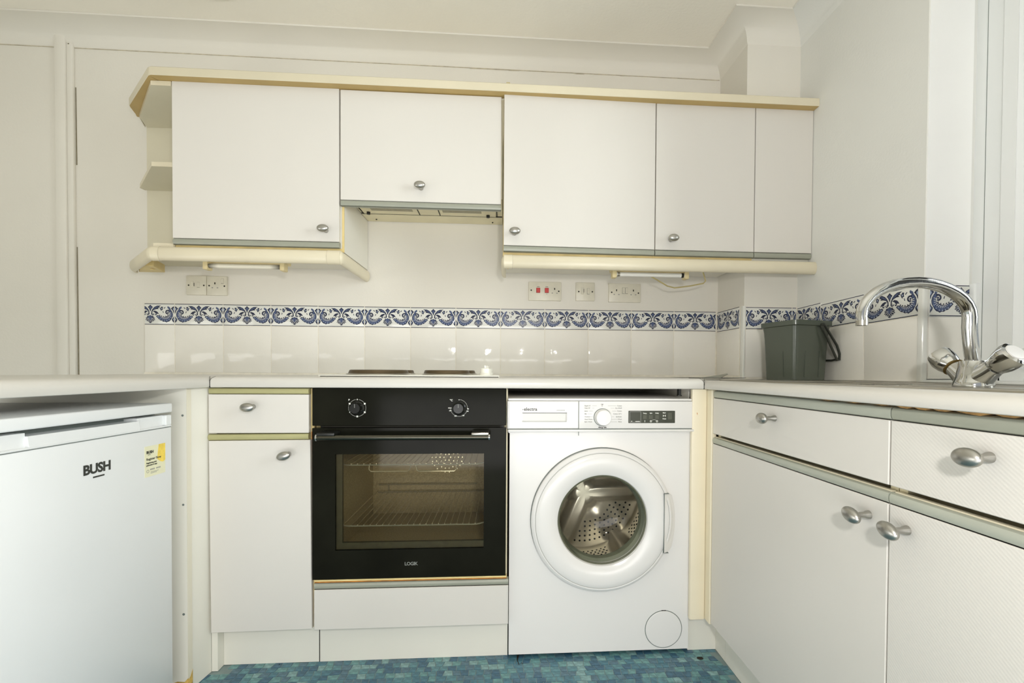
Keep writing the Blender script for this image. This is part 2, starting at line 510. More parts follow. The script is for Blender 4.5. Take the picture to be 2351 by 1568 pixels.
def motif_polys():
    """ornament of one border tile, right half then mirrored; units mm, origin at the tile centre, y up."""
    raw = []

    def add(m, pts):
        raw.append((m, [((x - 1268) / PX, -(y - 350) / (PX * 1.0)) for x, y in pts]))
    # leaves and stems
    add(0, [(1268, 118), (1298, 150), (1330, 178), (1304, 205), (1285, 240), (1276, 275), (1268, 285)])
    add(1, [(1268, 145), (1290, 172), (1306, 182), (1288, 205), (1268, 250)])
    add(0, [(1287, 350), (1292, 282), (1322, 222), (1368, 172), (1430, 140), (1532, 136), (1478, 166), (1498, 186), (1448, 196), (1474, 222), (1410, 226), (1352, 246), (1318, 280), (1312, 320), (1332, 352), (1362, 338), (1352, 368), (1318, 376)])
    add(1, [(1318, 262), (1352, 210), (1410, 166), (1480, 148), (1440, 178), (1400, 206), (1350, 232)])
    add(0, [(1318, 284), (1372, 262), (1426, 282), (1456, 312), (1474, 350), (1436, 336), (1408, 350), (1426, 364), (1404, 374), (1382, 356), (1384, 318), (1352, 294)])
    # bud and strokes
    add(0, [(1494, 196), (1524, 184), (1534, 160), (1572, 170), (1562, 204), (1570, 240), (1542, 246), (1536, 274), (1512, 242)])
    add(2, [(1516, 200), (1540, 194), (1548, 220), (1530, 232)])
    add(0, [(1586, 204), (1618, 172), (1636, 178), (1600, 214)])
    add(0, [(1562, 266), (1580, 276), (1590, 316), (1574, 318)])
    # cornucopia body
    add(0, [(1404, 404), (1436, 374), (1472, 382), (1520, 398), (1560, 416), (1604, 420), (1652, 408), (1694, 384), (1722, 352), (1728, 318), (1712, 286), (1700, 240), (1736, 214), (1768, 244), (1800, 296), (1812, 356), (1804, 410), (1776, 456), (1752, 496), (1716, 528), (1690, 532), (1656, 552), (1620, 534), (1582, 536), (1546, 514), (1496, 496), (1452, 452)])
    add(1, [(1420, 404), (1440, 386), (1520, 412), (1566, 432), (1606, 436), (1660, 422), (1704, 396), (1734, 358), (1742, 318), (1722, 284), (1716, 246), (1736, 226), (1762, 254), (1790, 304), (1800, 356), (1792, 406), (1764, 452), (1732, 492), (1696, 514), (1650, 530), (1604, 518), (1556, 498), (1500, 474), (1458, 440)])
    add(2, [(1436, 412), (1446, 394), (1470, 402), (1462, 432)])
    for k in range(12):
        t = k / 11
        a = math.radians(150 - 165 * t)
        cx, cy = 1612, 344
        r0, r1 = 84 + 22 * t, 128 + 30 * t
        da = .055
        add(3, [(cx + r0 * math.cos(a - da) * 1.02, cy + r0 * math.sin(a - da) * .95), (cx + r0 * math.cos(a + da) * 1.02, cy + r0 * math.sin(a + da) * .95), (cx + r1 * math.cos(a + da * .5) * 1.02, cy + r1 * math.sin(a + da * .5) * .95), (cx + r1 * math.cos(a - da * .5) * 1.02, cy + r1 * math.sin(a - da * .5) * .95)])
    for x, y in ((1480, 366), (1524, 384), (1574, 396), (1628, 390), (1676, 366)):
        add(0, [(x, y + 22), (x + 6, y - 8), (x + 36, y + 16)])
    for x, y in ((1500, 470), (1552, 500), (1606, 512), (1664, 508), (1722, 476), (1764, 426)):
        add(2, arc(x, y, 13, 0, 360, 7)[:-1])
    # curl
    ring = arc(1686, 296, 58, -40, -300, 14)
    add(0, ring + arc(1690, 298, 30, -300, -40, 12))
    add(0, arc(1694, 302, 20, 0, 360, 9)[:-1])
    add(1, arc(1692, 300, 12, 0, 360, 7)[:-1])
    # bud above the horn
    add(1, [(1676, 176), (1692, 148), (1716, 166), (1744, 184), (1758, 226), (1722, 226), (1690, 204)])
    # side halves at the joint
    add(0, [(1838, 152), (1806, 166), (1764, 208), (1788, 232), (1812, 268), (1826, 314), (1838, 336)])
    add(2, [(1836, 186), (1808, 206), (1816, 236), (1836, 268)])
    add(0, [(1838, 388), (1820, 430), (1784, 470), (1796, 512), (1838, 560)])
    add(2, [(1834, 440), (1812, 474), (1834, 514)])
    # volute beside the stem
    add(0, arc(1324, 350, 28, 0, 360, 9)[:-1])
    add(3, arc(1328, 344, 13, 0, 360, 7)[:-1])
    add(0, arc(1400, 352, 24, 0, 360, 9)[:-1])
    add(3, arc(1396, 344, 11, 0, 360, 7)[:-1])
    # fan at the foot
    add(0, [(1268, 372), (1296, 392), (1344, 396), (1340, 420), (1378, 444), (1362, 466), (1388, 492), (1352, 504), (1344, 530), (1310, 526), (1300, 556), (1268, 574)])
    add(1, [(1268, 380), (1290, 400), (1322, 412), (1318, 440), (1330, 470), (1310, 486), (1290, 500), (1268, 520)])
    for x0, y0, x1, y1 in ((1292, 450, 1356, 452), (1290, 470, 1364, 488), (1284, 488, 1334, 520), (1274, 500, 1290, 548)):
        dx, dy = x1 - x0, y1 - y0
        L = math.hypot(dx, dy)
        nx, ny = -dy / L * 5, dx / L * 5
        add(3, [(x0 + nx * .5, y0 + ny * .5), (x1 + nx, y1 + ny), (x1 - nx, y1 - ny), (x0 - nx * .5, y0 - ny * .5)])
    out = []
    for i, (m, p) in enumerate(raw):
        out.append((m, i, p))
        out.append((m, i, [(-x, y) for x, y in p]))
    return out


MOTIF = motif_polys()


def clip(poly, xc, keep_less):
    out = []
    n = len(poly)
    for i in range(n):
        a, b = poly[i], poly[(i + 1) % n]
        ia = (a[0] <= xc) if keep_less else (a[0] >= xc)
        ib = (b[0] <= xc) if keep_less else (b[0] >= xc)
        if ia: out.append(a)
        if ia != ib:
            t = (xc - a[0]) / (b[0] - a[0])
            out.append((xc, a[1] + t * (b[1] - a[1])))
    return out


def motif_mesh(x0=-98.0, x1=98.0, w=196.7):
    """printed ornament between x0 and x1 (mm from the tile centre), lying on local plane y=0 facing -Y, z up; metres."""
    bm = bmesh.new()
    sx = w / 196.7

    def put(pts, m, layer):
        y = -0.00012 - 0.000012 * layer
        vs = [bm.verts.new((x * sx / 1000, y, z / 1000)) for x, z in pts]
        try:
            f = bm.faces.new(vs); f.material_index = m
        except ValueError:
            pass
    for m, layer, p in MOTIF:
        tri = tessellate_polygon([[Vector((x, y, 0)) for x, y in p]])
        for t in tri:
            q = [p[k] for k in t]
            q = clip(q, x0, False)
            if len(q) >= 3: q = clip(q, x1, True)
            if len(q) >= 3: put(q, m, layer)
    for zc in (43.6, -42.6):
        put([(x0, zc - 1.2), (x1, zc - 1.2), (x1, zc + 1.2), (x0, zc + 1.2)], 0, 2)
    me = bpy.data.meshes.new('printed_motif')
    bm.to_mesh(me); bm.free()
    for k in ('navy', 'blue', 'pale_blue', 'tile_white'):
        me.materials.append(M[k])
    return me


_mm = {}


def motif(x0, x1, w=196.7):
    k = (round(x0, 1), round(x1, 1), round(w, 1))
    if k not in _mm:
        _mm[k] = motif_mesh(x0, x1, w)
    return _mm[k]


_tm = {}


def tile_mesh(w, h, m):
    k = (round(w, 4), round(h, 4), m)
    if k not in _tm:
        b = MB().box(-w / 2, w / 2, 0, 0.0062, -h / 2, h / 2, bev=.0014, seg=2, edges=lambda c, d: c.y < .001)
        _tm[k] = b.mesh('tile', [M[m]])
    return _tm[k]


def tile_run(parent, p0, d, cells, zb_fn, zlow, rz, tilt=0.0):
    """cells: (s0, s1, motif x0, motif x1) metres along direction d from p0 (XY of the tile face)."""
    d = Vector((d[0], d[1], 0))
    g = .0015
    for s0, s1, a, b in cells:
        w = s1 - s0 - 2 * g
        c = Vector((p0[0], p0[1], 0)) + d * ((s0 + s1) / 2)
        zb = zb_fn((s0 + s1) / 2)
        h = ZT - ZB
        t = inst('border_tile', tile_mesh(w, h - 2 * g, 'tile_white'), parent, (c.x, c.y, zb + h / 2), (0, tilt, rz))
        mo = inst('printed_motif', motif(a, b), t, (c.x, c.y, zb + h / 2))
        mo.location = (-(a + b) / 2 / 1000, 0, 0)
        mo.scale = (w / ((b - a) / 1000), 1, 1)
        mo.location.x *= mo.scale.x
        hl = zb - zlow
        inst('tile', tile_mesh(w, hl - 2 * g, 'tile'), parent, (c.x, c.y, zlow + hl / 2), (0, tilt, rz))


P = 0.1967
X0 = -1.3852
cells = [(-1.507, X0, -23.5, 98)] + [(X0 + i * P, X0 + (i + 1) * P, -98, 98) for i in range(12)]
tile_run(wall_back, (0, 0), (1, 0), cells, lambda s: ZB, .9177, 0)
obj('grout_bed', B(-1.506, .985, .0012, .0056, .9115, ZT - .001), M['grout'], wall_back)
obj('sealant_bead', MB().prism([(-1.507, .005, .909), (-1.507, -.006, .909), (-1.507, .0, .9185)], (2.49, 0, 0)), M['grout'], wall_back)
# column: side face (towards -X) and front face
tile_run(wall_column, (0.979, 0.0), (0, -1), [(0.004, 0.200, -98, 98)], lambda s: ZB - .004, .9177, -PI / 2)
tile_run(wall_column, (0.988, -0.231), (1, 0), [(0.0, 0.197, -98, 98), (0.197, 0.216, -98, -80)], lambda s: ZB - .010, .912, 0)
obj('grout_bed', MB().box(.9805, .986, -.222, .0, .905, ZT - .004).box(.986, 1.209, -.2295, -.224, .905, ZT - .011), M['grout'], wall_column)
obj('corner_trim', B(.9778, .9860, -.2335, -.212, .905, ZT - .006, bev=.004, seg=3, edges=lambda c, d: abs(d.z) > .9 and c.x < .98 and c.y < -.23), M['tile_white'], wall_column)
# window wall
tl = math.atan(.013 / .52)
tile_run(wall_right, (1.204, -0.236), (0, -1), [(0.0, .138, -42, 98), (.138, .346, -98, 98), (.346, .545, -98, 98)], lambda s: ZB - .0115 - (s - .05) * math.tan(tl) * 1.0, .905, -PI / 2, -tl)
obj('grout_bed', MB().prism([(1.2055, -.23, .904), (1.2055, -.786, .904), (1.2055, -.786, 1.179), (1.2055, -.23, 1.192)], (.005, 0, 0)), M['grout'], wall_right)
obj('corner_trim', B(1.2015, 1.2165, -.797, -.781, .905, 1.184, bev=.005, seg=3, edges=lambda c, d: abs(d.z) > .9 and c.x < 1.203 and c.y < -.79), M['tile_white'], wall_right)
# window reveal
tile_run(wall_right, (1.2175, -.7995), (1, 0), [(0, .124, -98, 26)], lambda s: 1.0955, .915, 0)
obj('reveal_trim', B(1.343, 1.372, -.812, -.785, .909, 1.190, bev=.006, seg=3, edges=lambda c, d: abs(d.z) > .9 and c.y < -.8), M['pvc'], wall_right)

# ---------------------------------------------------------------- window
win = struct('window_1', MB().box(1.358, 1.42, YW0, -.864, ZW0, ZW1, bev=.004, edges=lambda c, d: c.x < 1.36)
             .box(1.358, 1.42, YW1, YW1 + .07, ZW0, ZW1).box(1.358, 1.42, YW1 + .07, -.864, ZW0, ZW0 + .038).box(1.358, 1.42, YW1 + .07, -.864, ZW1 - .06, ZW1), M['pvc'])
obj('frame_seam', B(1.3572, 1.3585, -.8205, -.8195, ZW0 + .02, ZW1), M['gasket'], win)
obj('window_board', B(1.205, 1.358, YW1, YW0 - .002, ZW0 - .004, ZW0 + .006, bev=.003), M['pvc'], wall_right)
for a, b_ in ((-.868, -1.392), (-1.398, -1.944)):
    sh = MB()
    z0, z1 = ZW0 + .040, ZW1 - .062
    fl = .036
    X_ = 1.350
    for q in ((a - fl, a, z0, z1), (b_, b_ + fl, z0, z1), (b_ + fl, a - fl, z0, z0 + fl), (b_ + fl, a - fl, z1 - fl, z1)):
        sh.box(X_, 1.40, q[0], q[1], q[2], q[3])
    sash = obj('sash', sh, M['pvc'], win)
    bd = MB()
    ya, yb, za, zb_ = a - fl, b_ + fl, z0 + fl, z1 - fl
    t = .026
    ring0 = [(X_ + .001, ya, za), (X_ + .001, yb, za), (X_ + .001, yb, zb_), (X_ + .001, ya, zb_)]
    ring1 = [(X_ + .020, ya - t, za + t), (X_ + .020, yb + t, za + t), (X_ + .020, yb + t, zb_ - t), (X_ + .020, ya - t, zb_ - t)]
    v0 = [bd.bm.verts.new(p) for p in ring0]; v1 = [bd.bm.verts.new(p) for p in ring1]
    for k in range(4):
        bd.bm.faces.new((v0[k], v0[(k + 1) % 4], v1[(k + 1) % 4], v1[k]))
    obj('glazing_bead', bd, M['pvc'], sash)
    obj('pane', B(X_ + .0205, X_ + .0245, yb + t - .002, ya - t + .002, za + t - .002, zb_ - t + .002), M['glass_clear'], sash)
obj('shadow_gap', B(1.3585, 1.41, -.8685, -.8635, ZW0 + .042, ZW1 - .05), M['dark'], win)

# ---------------------------------------------------------------- worktops
ZWB = .8775


def edge_profile(front, back, sgn, top):
    """rolled-front profile across (q, z): q from front to back."""
    p = [(back, ZWB), (front + sgn * .004, ZWB)]
    p += [(front + sgn * .0012, ZWB + .0012), (front, ZWB + .004)]
    r = .020
    for k in range(7):
        a = k / 6 * PI / 2
        p.append((front + sgn * r * (1 - math.cos(a)), top - r * .9 * (1 - math.sin(a))))
    p.append((back, top))
    return p


TB, TS = .911, .9055
pb = edge_profile(-.60, -.001, 1, TB)
worktop_back = obj('worktop', MB().prism([(-.8745, q, z) for q, z in pb], (.8745 + .6485, 0, 0)), M['worktop'])
tag(worktop_back, 'white rolled-edge worktop over the oven and washing machine, with the hob set in it', 'worktop')
pl = edge_profile(-.876, -1.50, -1, .9105)
worktop_left = obj('worktop', MB().prism([(q, -1.75, z) for q, z in pl], (0, 1.749, 0)), M['worktop'])
tag(worktop_left, 'white rolled-edge worktop above the fridge', 'worktop')
ps = edge_profile(.65, .712, 1, TS)
sw = MB().prism([(q, -2.05, z) for q, z in ps], (0, 2.049, 0))
sw.box(.712, .984, -.61, -.001, ZWB, TS).box(.984, 1.2035, -.61, -.236, ZWB, TS).box(1.15, 1.2035, -1.70, -.61, ZWB, TS).box(.712, 1.2035, -2.05, -1.70, ZWB, TS)
worktop_sink = obj('worktop', sw, M['worktop'])
tag(worktop_sink, 'white rolled-edge worktop holding the steel sink beneath the window', 'worktop')


def joint(x, side):
    j = MB()
    j.box(x - .0008, x + .0008, -.6012, -.58, ZWB, .8955)
    for s in (-1, 1):
        pts = []
        for k in range(9):
            a = math.radians(10 + 68 * k / 8)
            pts.append((x + s * (.0004 + .0085 * math.sin(a) ** 3), -.6002 + .02 * (1 - math.cos(a)), TB - .0178 * (1 - math.sin(a))))
        j.tube(pts, .00055, 5)
    obj('joint_strip', j, M['dark'], side, label='dark joint strip')


joint(-.8757, worktop_back)
joint(.6497, worktop_back)

# ---------------------------------------------------------------- knobs
kb = MB()
kb.ellipsoid((0, -.0345, .0), (.0205, .0105, .0135))
kb.lathe([(0, 0), (.0078, 0), (.0074, .004), (.0052, .010), (.0050, .020), (.0062, .027), (.0070, .032), (0, .032)], rotx(PI / 2), 16)
KNOB = kb.mesh('knob', [M['nickel']])


def knob(parent, loc, rz=0.0, ry=0.0):
    o = inst('knob', KNOB, parent, loc, (0, ry, rz))
    return o


def strip_bar(parent, x0, x1, yf, z0, z1, m='strip', axis='x'):
    """rounded grip strip along the top edge of a front"""
    pr = [(0.018, z0), (0.0015, z0)]
    for k in range(6):
        a = -PI / 2 + k / 5 * PI
        pr.append((0.004 - 0.006 * math.cos(a), (z0 + z1) / 2 + (z1 - z0) / 2 * math.sin(a)))
    pr.append((0.018, z1))
    b = MB()
    if axis == 'x':
        b.prism([(x0, yf + q, z) for q, z in pr], (x1 - x0, 0, 0))
    else:
        b.prism([(yf + q, x0, z) for q, z in pr], (0, x1 - x0, 0))
    return obj('grip_strip', b, M[m], parent, label={'strip_olive': 'yellowed olive grip strip', 'strip': 'grey-green grip strip', 'strip_blue': 'pale grey grip strip'}[m])


fb = lambda c, d: True
# ---------------------------------------------------------------- narrow base cabinet
YD = -.590
nb = thing('base_cabinet', 'narrow white base cabinet with one drawer and one door beside the oven', 'cabinet', (-.735, -.30, 0))
obj('carcass', MB().box(-.870, -.586, -.567, -.03, .128, .874), M['carcass'], nb)
obj('end_panel', B(-.889, -.871, -.575, -.03, 0.0005, .874), M['panel'], nb)
obj('side_edging', MB().box(-.5915, -.5815, -.572, -.56, .128, .875), M['cream_dirty'], nb, label='yellowed cream side edging')
obj('rust_patch', MB().prism([(-.591, -.5725, .740), (-.582, -.5725, .742), (-.581, -.5725, .715), (-.584, -.5725, .690), (-.5895, -.5725, .672), (-.591, -.5725, .70)], (0, .001, 0)), M['rust'], nb, label='orange rust patch')
obj('kickboard', MB().box(-.8705, -.579, -.545, -.53, .0006, .126), M['panel'], nb)
dr = obj('drawer', B(-.886, -.592, YD, YD + .018, .7385, .8565, bev=.0012, seg=1), M['door'], nb)
strip_bar(dr, -.886, -.593, YD + .003, .8572, .8755, 'strip_olive')
knob(dr, (-.7555, YD, .819))
dl = (-.886, YD, .715)
do = obj('door', B(-.886, -.588, YD, YD + .018, .128, .715, bev=.0012, seg=1), M['door'], nb, loc=dl)
strip_bar(do, -.889, -.594, YD + .003, .7155, .7345, 'strip_olive')
knob(do, (-.652, YD, .672), 0, -.25)
do.rotation_euler = (0, -.007, .004)

# ---------------------------------------------------------------- oven housing
oh = thing('oven_housing', 'white oven housing with a plain lower panel and kickboard', 'cabinet', (-.277, -.30, 0))
obj('side_panel', MB().box(-.5785, -.566, -.565, -.03, .1265, .876), M['cream_dirty'], oh)
obj('side_panel', MB().box(.0065, .0185, -.565, -.03, .1265, .876), M['carcass'], oh)
obj('shelf_rail', MB().box(-.566, .0065, -.575, -.03, .262, .277), M['carcass'], oh)
obj('rust_line', MB().box(-.575, .017, -.588, -.575, .2735, .2785), M['rust'], oh, label='rusty orange edge under the oven')
obj('cream_ledge', MB().box(-.575, .017, -.5915, -.575, .2785, .2835), M['cream_dirty'], oh)
lp = obj('lower_panel', B(-.577, .0225, YD, YD + .018, .1275, .2515, bev=.0012, seg=1), M['door'], oh)
strip_bar(lp, -.577, .0225, YD + .002, .2525, .2715, 'strip')
obj('kickboard', MB().box(-.5765, .0215, -.5455, -.53, .0006, .1235), M['panel'], oh)
obj('kick_gap', MB().box(-.5785, -.5760, -.5459, -.535, .0006, .126), M['dark'], oh)

# ---------------------------------------------------------------- oven
ov = thing('oven', 'built-in black glass oven with two control knobs, below the hob', 'oven', (-.283, -.35, .286))
YO = -.592
ox0, ox1 = -.5805, .0135
cav = MB()
cx0, cx1, cz0, cz1, cyb = -.525, -.042, .345, .705, -.13
for a in ((cx0 - .01, cx0, -.566, cyb, cz0, cz1), (cx1, cx1 + .01, -.566, cyb, cz0, cz1), (cx0 - .01, cx1 + .01, -.566, cyb, cz0 - .01, cz0), (cx0 - .01, cx1 + .01, -.566, cyb, cz1, cz1 + .01), (cx0 - .01, cx1 + .01, cyb, cyb + .01, cz0 - .01, cz1 + .01)):
    cav.box(*a)
obj('cavity', cav, M['cavity'], ov)
obj('casing', MB().box(-.565, .006, -.566, -.12, .720, .872).box(-.565, .006, -.566, -.12, .286, .332).box(-.565, -.537, -.566, -.12, .332, .720).box(-.030, .006, -.566, -.12, .332, .720), M['black'], ov)
cp = obj('control_panel', B(ox0, ox1, YO, -.566, .7605, .8768, bev=.0015, seg=1), M['black_glass'], ov)
obj('vent_slot', MB().box(-.555, -.005, -.580, -.566, .7545, .7605), M['dark'], ov)
dframe = MB()
wx0, wx1, wz0, wz1 = -.512, -.056, .374, .6725
for a in ((ox0, wx0, .285, .7535), (wx1, ox1, .285, .7535), (wx0, wx1, .285, wz0), (wx0, wx1, wz1, .7535)):
    dframe.box(a[0], a[1], YO, -.568, a[2], a[3])
od = obj('door', dframe, M['black_glass'], ov)
obj('door_glass', B(wx0, wx1, YO + .0005, YO + .004, wz0, wz1), M['glass_oven'], od)
fr2 = MB()
for a in ((wx0, wx0 + .018, wz0, wz1), (wx0 + .018, wx1, wz0, wz0 + .020)):
    fr2.box(a[0], a[1], -.582, -.570, a[2], a[3])
obj('inner_frame', fr2, mat('inner_glass_frame', (74, 72, 56), .3, var=.15, vscale=60), od)
hd = MB()
hd.tube([(-.548, -.637, .7305), (-.040, -.637, .7305)], .0085, 14)
hb = obj('handle', hd, mat('dark_chrome', (92, 90, 80), .18, metal=1.0, var=.1, vscale=12), od)
for xa in (-.548, -.092):
    obj('handle_bracket', MB().box(xa, xa + .052, -.645, -.592, .7365, .7455, bev=.002), M['steel'] if xa > -.3 else M['black'], od)
for xa in (-.0405, -.5515):
    obj('handle_end_cap', MB().lathe([(0, 0), (.0105, 0), (.0105, .004), (0, .004)], along((xa, -.637, .7305), (1, 0, 0)), 16), M['chrome'], od)
for xk, nm in ((-.4455, 'a'), (-.1345, 'b')):
    kx = obj('control_knob', MB().lathe([(0, 0), (.0215, 0), (.0215, .003), (.0178, .005), (.0165, .024), (.0150, .0262), (0, .0262)], along((xk, YO, .8155), (0, -1, 0)), 32), mat('oven_knob', (22, 23, 19), .22, var=.1, spec=.3), ov)
    obj('pointer', MB().box(xk - .0008, xk + .0008, YO - .0268, YO - .026, .818, .829), M['logo_grey'], kx)
    dots = MB()
    for k in range(60):
        a = math.radians(90 - k * 6)
        if nm == 'b' and 92 < (k * 6) < 120 or nm == 'b' and (k * 6) > 268:
            continue
        if nm == 'a' and min(abs((k * 6) - t) for t in (0, 60, 120, 180, 240, 300, 360)) < 7:
            continue
        r = .0262
        px_, pz_ = xk + r * math.cos(a), .8155 + r * math.sin(a)
        dots.box(px_ - .00055, px_ + .00055, YO - .0004, YO + .0002, pz_ - .00055, pz_ + .00055)
    if nm == 'a':
        for t in (60, 120, 180, 300):
            a = math.radians(90 - t)
            px_, pz_ = xk + .0262 * math.cos(a), .8155 + .0262 * math.sin(a)
            dots.box(px_ - .0026, px_ + .0026, YO - .0004, YO + .0002, pz_ - .0026, pz_ + .0026)
        for t in (0, 240):
            a = math.radians(90 - t)
            px_, pz_ = xk + .0262 * math.cos(a), .8155 + .0262 * math.sin(a)
            dots.box(px_ - .0012, px_ + .0012, YO - .0004, YO + .0002, pz_ - .002, pz_ + .002)
    else:
        dots.box(xk - .0012, xk + .0012, YO - .0004, YO + .0002, .8400, .8424)
    obj('dial_marks', dots, M['print'], cp, kind='stuff')
text('printed_letter', 'P', .0072, M['print'], cp, (-.4700, YO - .0006, .8402), FRONT, .0003)
text('printed_letter', '\u00b0C', .0085, M['print'], cp, (-.1585, YO - .0006, .8396), FRONT, .0002)
for body, t in (('50', 96), ('100', 112), ('150', 152), ('200', 202), ('250', 252), ('MAX', 270)):
    a = math.radians(90 - t)
    text('printed_number', body, .0048, M['print'], cp, (-.1345 + .0282 * math.cos(a), YO - .0006, .8155 + .0268 * math.sin(a)), FRONT, .0002)
text('logo', 'LOGIK', .0145, M['logo_grey'], od, (-.281, YO - .0007, .3285), FRONT, .0003, space=.92)
# wire shelves and pan support inside


def wire_shelf(z, lab):
    w = MB()
    w.tube([(-.508, -.555, z + .004), (-.488, -.556, z), (-.08, -.556, z), (-.052, -.554, z + .006)], .0024, 6)
    w.tube([(-.50, -.15, z), (-.06, -.15, z)], .0024, 6)
    for k in range(21):
        x = -.475 + k * .0195
        w.tube([(x, -.558, z + .0035), (x, -.15, z + .0035)], .0013, 5)
    for x in (-.503, -.055):
        w.tube([(x, -.555, z + .003), (x, -.15, z + .003)], .0024, 6)
    return obj('wire_shelf', w, M['wire'], ov)


wire_shelf(.632, 'a')
wire_shelf(.438, 'b')
g = MB()
for x0, x1 in ((-.421, -.290), (-.276, -.146)):
    s_ = 1 if x0 < -.3 else -1
    a, b_ = (x0, x1) if s_ > 0 else (x1, x0)
    g.tube([(a, -.548, .632), (a, -.552, .616), (a + s_ * .006, -.553, .610), (b_ - s_ * .010, -.553, .610), (b_ - s_ * .005, -.552, .614), (b_, -.548, .632)], .0018, 6)
obj('pan_handle', g, M['wire'], ov)
obj('back_rail', MB().tube([(-.497, -.148, .468), (-.102, -.148, .467)], .0020, 6).tube([(-.46, -.14, .47), (-.46, -.14, .43)], .002, 6), M['wire'], ov)
fan = MB()
for k in range(4):
    n = (6, 12, 18, 22)[k]
    for q in range(n):
        a = 2 * PI * q / n
        r = .014 + .016 * k
        fan.lathe([(0, 0), (.0034, 0), (.003, .0016), (0, .0016)], along((-.225 + r * math.cos(a), cyb - .0004, .575 + r * math.sin(a)), (0, -1, 0)), 6)
obj('fan_guard', fan, M['wire'], ov, kind='stuff')

# ---------------------------------------------------------------- hob
hob = thing('hob', 'white electric hob with dark solid hotplates on the worktop', 'hob', (-.30, -.30, TB))
obj('hob_plate', B(-.586, -.010, -.535, -.05, TB - .002, TB + .0065, bev=.003, seg=2), M['hobwhite'], hob)
obj('edge_seal', B(-.578, -.012, -.5375, -.535, TB - .001, TB + .002), M['dark'], hob)
for x, y, r in ((-.425, -.42, .103), (-.195, -.40, .083), (-.43, -.17, .078), (-.20, -.17, .095)):
    h = obj('hotplate', MB().lathe([(0, .0215), (r * .25, .0215), (r * .28, .023), (r * .88, .0232), (r * .93, .0215), (r * .97, .011), (r * 1.0, .0085), (r, .006)], Matrix.Translation((x, y, TB)), 48), M['plate'], hob)
    obj('trim_ring', MB().lathe([(r * .985, .0066), (r * 1.0, .0110), (r * 1.035, .0095), (r * 1.05, .0065)], Matrix.Translation((x, y, TB)), 48), M['steel'], h)
for y, x in ((-.46, -.058), (-.37, -.055), (-.28, -.058), (-.19, -.055)):
    k = obj('control_knob', MB().lathe([(0, .0065), (.0195, .0065), (.0195, .012), (.0175, .014), (.0168, .028), (.015, .030), (0, .030)], Matrix.Translation((x, y, TB)), 28), M['hobwhite'], hob)
    obj('knob_grip', B(x - .003, x + .003, y - .015, y + .015, TB + .030, TB + .040, bev=.0015), M['hobwhite'], k)

# ---------------------------------------------------------------- washing machine
wm = thing('washing_machine', 'white front-loading washing machine with a round porthole door', 'washing machine', (.322, -.30, 0))
YM = -.566
mx0, mx1 = .0248, .6205
GX, GZ, GR = .3235, .457, .143     # glass centre, radius
bod = MB()
# front panel with a round opening
CX_ = [(mx1 - GX, .736 - GZ), (GX - mx0, .736 - GZ), (GX - mx0, GZ - .014), (mx1 - GX, GZ - .014)]
angs = [2 * PI * k / 64 for k in range(64)]
angs += [math.atan2(CX_[0][1], CX_[0][0]), PI - math.atan2(CX_[1][1], CX_[1][0]), PI + math.atan2(CX_[2][1], CX_[2][0]), 2 * PI - math.atan2(CX_[3][1], CX_[3][0])]
angs = sorted(angs)
N = len(angs)
outer = []
for a in angs:
    c, s_ = math.cos(a), math.sin(a)
    tx = ((mx1 - GX) if c > 0 else (GX - mx0)) / max(abs(c), 1e-6)
    tz = ((.736 - GZ) if s_ > 0 else (GZ - .014)) / max(abs(s_), 1e-6)
    t = min(tx, tz)
    outer.append((GX + t * c, GZ + t * s_))
vi = [bod.bm.verts.new((GX + .175 * math.cos(a), YM, GZ + .175 * math.sin(a))) for a in angs]
vo = [bod.bm.verts.new((x, YM, z)) for x, z in outer]
vd = [bod.bm.verts.new((GX + .170 * math.cos(a), YM + .06, GZ + .170 * math.sin(a))) for a in angs]
vb = [bod.bm.verts.new((x, -.06, z)) for x, z in outer]
for k in range(N):
    j = (k + 1) % N
    bod.bm.faces.new((vi[k], vi[j], vo[j], vo[k]))
    bod.bm.faces.new((vd[k], vd[j], vi[j], vi[k]))
    bod.bm.faces.new((vo[k], vo[j], vb[j], vb[k]))
bod.box(mx0, mx1, -.556, -.06, .7365, .838)
body = obj('cabinet_body', bod, M['white_app'], wm)
obj('foot', MB().lathe([(0, .0006), (.018, .0006), (.018, .008), (.010, .009), (.010, .0145), (0, .0145)], Matrix.Translation((.07, -.53, 0)), 16), M['black'], wm)
obj('foot', MB().lathe([(0, .0006), (.018, .0006), (.018, .008), (.010, .009), (.010, .0145), (0, .0145)], Matrix.Translation((.575, -.53, 0)), 16), M['black'], wm)
obj('top_cover', B(mx0 - .006, mx1 - .004, -.585, -.055, .8385, .8455, bev=.002), M['white_app'], wm)
cpw = MB().box(.0165, .6185, -.586, -.556, .7485, .8375, bev=.003, seg=2)
cpw.box(.0185, .6225, -.590, -.556, .7395, .7465, bev=.002, seg=2)
cpn = obj('control_panel', cpw, M['white_app'], wm)
obj('panel_groove', MB().box(.0195, .617, -.5862, -.556, .7464, .7486), M['gasket'], cpn)
obj('panel_step', MB().box(mx0 - .004, mx1, -.574, -.56, .7345, .7396), M['white_app'], cpn)
YP = -.586
dd = obj('detergent_drawer', MB().box(.021, .2435, YP - .0016, YP + .002, .7505, .8345, bev=.0012, seg=1), M['white_app'], wm)
obj('drawer_gap', MB().box(.2440, .2457, YP - .0012, YP + .002, .727, .8368), M['gasket'], dd)
obj('label_panel', B(.059, .205, YP - .0026, YP - .001, .8000, .8225, bev=.0005, seg=1), M['white_app'], dd)
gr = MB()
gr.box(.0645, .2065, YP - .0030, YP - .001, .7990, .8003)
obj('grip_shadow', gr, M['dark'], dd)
obj('grip_recess', MB().box(.0655, .203, YP - .0022, YP - .0012, .7745, .7985), mat('recess_white', (214, 213, 209), .3, var=.03), dd)
